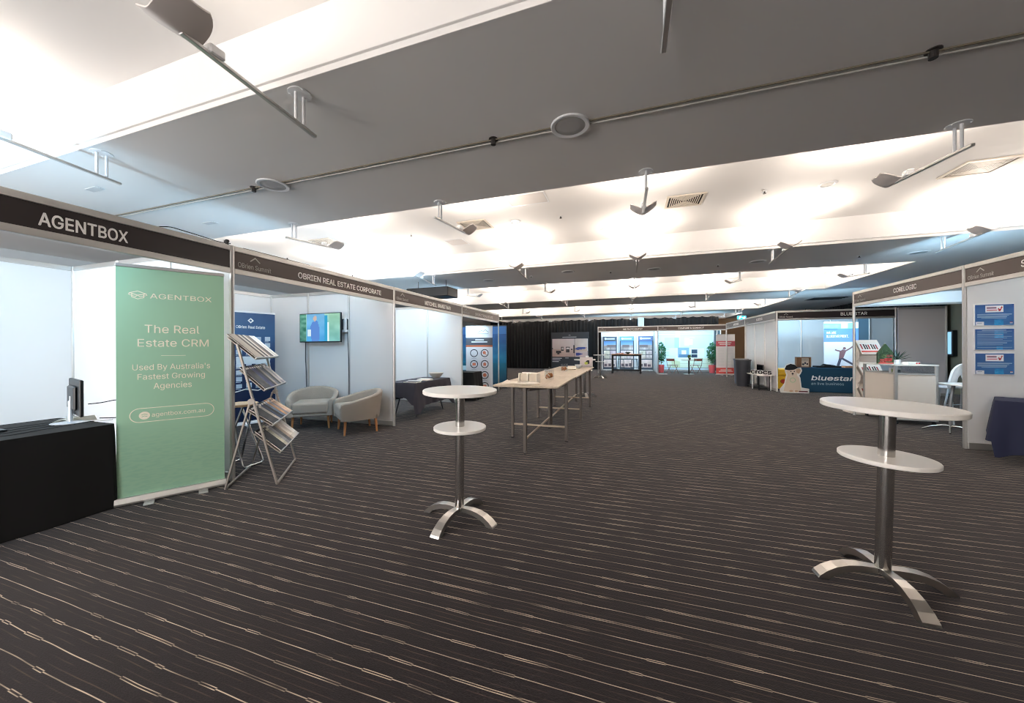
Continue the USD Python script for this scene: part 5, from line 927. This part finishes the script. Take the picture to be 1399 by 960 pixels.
house_banner('left picture banner of houses behind the black high table', -1.39, .80, 1); house_banner('middle picture banner of houses behind the black high table', -.42, .80, 2); house_banner('right picture banner of houses, beside the stand partition', .62, .80, 3)
t = thing('black_high_table', 'black framed high table with timber top in the far left stand', 'table', (-.1, 19.95, 0)); blk = mat('table_black', (18, 17, 18), .5)
part(t, 'tabletop', rbox(-.82, .72, 19.62, 20.28, 1.0, 1.04, .005), wood('red_oak', (168, 116, 86), (196, 144, 112), (2, 20, 20)))
for x in (-.76, .66):
    for y in (19.67, 20.23): part(t, 'leg', bar((x, y, .10), (x, y, 1.0), .09), blk)
    part(t, 'sled_foot', rbox(x - .05, x + .05, 19.60, 20.30, 0, .10, .008), blk)
part(t, 'apron', rbox(-.76, .66, 19.64, 19.70, .92, 1.0, .004), blk); part(t, 'footrest', rbox(-.76, .66, 19.9, 20.0, .12, .20, .006), blk)
t = thing('pamphlet_tray', 'low brown tray of pamphlets on the black high table', 'tray', (-.38, 19.9, 1.04)); part(t, 'tray_base', rbox(-.58, -.18, 19.8, 20.0, 1.04, 1.06, .004), tw); part(t, 'pamphlets', [rbox(-.56 + .13 * i, -.45 + .13 * i, 19.82, 19.98, 1.06, 1.075 + .01 * i, .002) for i in range(3)], mat('pamphlet', (186, 120, 104), .5))
t = thing('bowl', 'dark green bowl on the black high table', 'bowl', (.03, 19.9, 1.04)); part(t, 'bowl_body', lathe([(0, 0), (.06, 0), (.12, .05), (.15, .085), (.14, .085), (.11, .055), (.05, .012), (0, .012)], 24), mat('bowl_green', (36, 60, 44), .3), w=False, smooth=40); part(t, 'rim', lathe([(.138, .082), (.153, .082), (.153, .09), (.138, .09)], 24), mat('bowl_green'), w=False)
st = thing('metal_stool', 'dark metal stool with tapering legs, left one behind the black table', 'stool', (-.34, 20.75, 0)); sm = mat('stool_metal', (64, 72, 74), .4, .5); k = dict(w=False)
part(st, 'seat', rbox(-.16, .16, -.16, .16, .72, .75, .01, 2), sm, **k)
for x in (-1, 1):
    for y in (-1, 1): part(st, 'leg', bar((x * .13, y * .13, .72), (x * .21, y * .21, 0), .04, .02, (x, 0, 0.1)), sm, **k)
part(st, 'brace', [bar((-.18, y, .28), (.18, y, .28), .02, .01) for y in (-.17, .17)], sm, **k)
dup(st, 'dark metal stool with tapering legs, right one behind the black table', (.38, 20.75, 0), .1)
# kitchen picture
t = thing('wall_picture', 'large printed picture of a pale kitchen covering the far stand wall', 'wall picture', (3.1, 22.05, .1)); p = Pic(150, 100, (212, 234, 238)); p.rect(0, 0, 1, .14, (224, 240, 244)); p.lines(0, 1, (.05, .09, .14), .008, (188, 214, 220)); p.rect(.36, 0, .44, 1, (236, 246, 248))
p.rect(.17, .20, .43, .47, (196, 224, 232)); p.rect(.34, .20, .42, .47, (168, 204, 210)); p.lines(.02, .40, (.50, .56, .64), .012, (176, 196, 176)); p.rect(.0, .51, .36, .56, (226, 236, 218)); p.rect(.25, .46, .42, .68, (224, 230, 196)); p.rect(.40, .45, .60, .70, (136, 170, 196)); p.rect(.42, .62, .60, .70, (90, 126, 156)); p.rect(.47, .52, .55, .62, (238, 244, 250)); p.rect(.52, .21, .70, .40, (244, 236, 240)); p.rect(.60, .22, .86, .46, (208, 226, 190)); p.rect(.53, .25, .66, .38, (246, 240, 242))
p.rect(.61, .47, .86, .72, (232, 240, 240)); p.rect(.64, .50, .74, .60, (40, 62, 84)); p.rect(.64, .62, .74, .71, (36, 56, 78)); p.rect(.64, .60, .74, .62, (226, 234, 236)); p.rect(.22, .70, 1, .98, (226, 236, 214), (214, 228, 206)); p.poly([(.28, .74), (.44, .80), (.44, .97), (.30, .97)], (206, 216, 176)); p.rect(0, .95, 1, .965, (96, 104, 100)); p.rect(0, .965, 1, 1, (214, 232, 238)); p.rect(.0, .72, .06, .9, (90, 110, 110)); p.ell(.09, .72, .012, .04, (60, 70, 74)); p.ell(.06, .40, .008, .02, (50, 60, 60)); p.lines(.44, 1, (.74, .84), .006, (186, 200, 178)); p.rect(.70, .72, .703, .95, (186, 200, 178))
part(t, 'backing_board', rbox(1.56, 4.52, 22.06, 22.075, .10, 2.40, .003), white_pl); picture(t, 'kitchen_print', p, frame((1.57, 22.0595, .11), (1, 0, 0), (0, 0, 1)), 2.94, 2.28)
def fold_chair(label, loc, rz):
    t = thing('folding_chair', label, 'chair', loc, rz); k = dict(w=False); f = mat('chair_brown', (126, 66, 52), .45)
    part(t, 'seat', rbox(-.20, .20, -.18, .20, .425, .445, .008), f, **k); part(t, 'backrest', rbox(-.20, .20, -.225, -.205, .66, .79, .008), f, **k)
    for x in (-.21, .21): part(t, 'leg', tube([(x, -.23, .80), (x, -.16, .44), (x, .22, .01)], .012, 8), f, **k); part(t, 'leg', tube([(x * .9, .19, .43), (x * .9, -.24, .01)], .012, 8), f, **k)
    part(t, 'leg_brace', tube([(-.2, .1, .16), (.2, .1, .16)], .009, 8), f, **k); return t
fc = fold_chair('red brown folding chair left of the small cafe table', (2.27, 20.3, 0), -.6); dup(fc, 'red brown folding chair right of the small cafe table', (3.42, 20.55, 0), .35)
t = thing('small_cafe_table', 'small round cafe table with dark pedestal before the kitchen picture', 'table', (2.97, 19.75, 0)); part(t, 'tabletop', disc(.36, .715, .74, 40, .004, (2.97, 19.75, 0)), wood('cafe_top', (150, 132, 112), (176, 158, 138), (3, 12, 12)), smooth=30); part(t, 'pedestal', cyl((2.97, 19.75, .02), (2.97, 19.75, .715), .035, 16), blk); part(t, 'base_plate', disc(.24, 0, .025, 32, .008, (2.97, 19.75, 0)), brushed)
def leaf_cloud(c, rx, rz, n, seed, size=.07):
    r = np.random.default_rng(seed); V, f = [], []
    for i in range(n):
        d = r.normal(size=3); d /= np.linalg.norm(d); q = np.array(c) + d * np.array([rx, rx, rz]) * r.uniform(.35, 1) ** .6; a = r.normal(size=3) + [0, 0, -.4]; a /= np.linalg.norm(a); s = np.cross(a, r.normal(size=3)); s /= np.linalg.norm(s); L = size * r.uniform(.7, 1.3); up_ = np.cross(a, s)
        b = len(V); V += [q - a * L, q + s * L * .42 + up_ * L * .12, q + a * L, q - s * L * .42 + up_ * L * .12]; f += [[b, b + 1, b + 2], [b, b + 2, b + 3], [b + 2, b + 1, b], [b + 3, b + 2, b]]
    return trimesh.Trimesh(V, f, process=False)
leafm = mat('leaf_green', (62, 128, 82), .5); redpot = mat('red_pot', (214, 84, 84), .4)
for i, (x, y, lab) in enumerate(((1.76, 20.9, 'leafy green plant in a red pot beside the stand partition'), (4.30, 21.2, 'leafy green plant in a red pot behind the white and red banner'))):
    t = thing('potted_plant', lab, 'potted plant', (x, y, 0)); part(t, 'pot', lathe([(0, 0), (.13, 0), (.17, .42), (.155, .42), (.14, .36), (0, .36)], 28), redpot, w=False, smooth=40); part(t, 'stem', tube([(0, 0, .34), (.02, .01, .8), (0, 0, 1.4)], .015, 6), tw, w=False); part(t, 'foliage', leaf_cloud((0, 0, 1.08), .26, .58, 420, 5 + i, .07), leafm, w=False, kind='stuff')
t = thing('small_pot_plant', 'small potted succulent on the far cafe table', 'potted plant', (3.0, 19.72, .74)); part(t, 'pot', lathe([(0, 0), (.045, 0), (.06, .1), (.05, .1), (.04, .01), (0, .01)], 20), mat('pot_brown', (90, 70, 50), .5), w=False); part(t, 'foliage', leaf_cloud((0, 0, .17), .09, .09, 60, 9, .05), mat('leaf_olive', (120, 140, 60), .5), w=False, kind='stuff')
t = pullup('white and red pull-up banner at the far stand corner', (4.18, 19.72, 0), .15, .86, 2.02, mat('banner_white'))
red = mat('banner_red', (222, 84, 78), .5); part(t, 'red_panel', put(box(0, .86, 1.42, 1.68, 0, .001), on(t, 0, 0)), mat('banner_rose', (206, 96, 108), .5)); part(t, 'red_panel', put(box(0, .86, .075, .36, 0, .001), on(t, 0, 0)), red)

for a, b, z, h in ((.1, .7, 1.58, .04), (.16, .66, 1.5, .035), (.2, .7, .24, .03), (.12, .76, .17, .03)): part(t, 'text_line', put(box(a, b, z, z + h, 0, .002), on(t, 0, 0)), white_ink)
part(t, 'table_line', [put(box(.08, .38, z, z + .012, 0, .001), on(t, 0, 0)) for z in np.arange(.45, 1.36, .07)] + [put(box(.47, .78, z, z + .012, 0, .001), on(t, 0, 0)) for z in np.arange(.45, 1.36, .07)], mat('faint_ink', (198, 198, 206), .5)); part(t, 'emblem', put(extr(Polygon([(.46, 1.84), (.50, 1.90), (.50, 1.80)]), .001), on(t, 0, 0)), mat('faint_ink'))
solo('floor_plinth', rbox(1.45, 1.95, 19.45, 19.75, 0, .02, .006), mat('plate_grey', (180, 178, 172), .5), 'low pale floor plate at the foot of the far partition', 'floor plate')
t = thing('hanging_screen', 'narrow pale blue hanging panel above the far left fascia', 'hanging panel', (.78, 22.2, 2.6)); part(t, 'panel', rbox(.62, .95, 22.24, 22.27, 2.50, 3.14, .004), mat('panel_pale_blue', (176, 206, 226), .5)); part(t, 'panel_rail', rbox(.60, .97, 22.235, 22.275, 3.13, 3.16, .004), alu)
for x in (.66, .91): part(t, 'hanger_rod', cyl((x, 22.255, 3.15), (x, 22.255, ZC), .006, 6), alu)
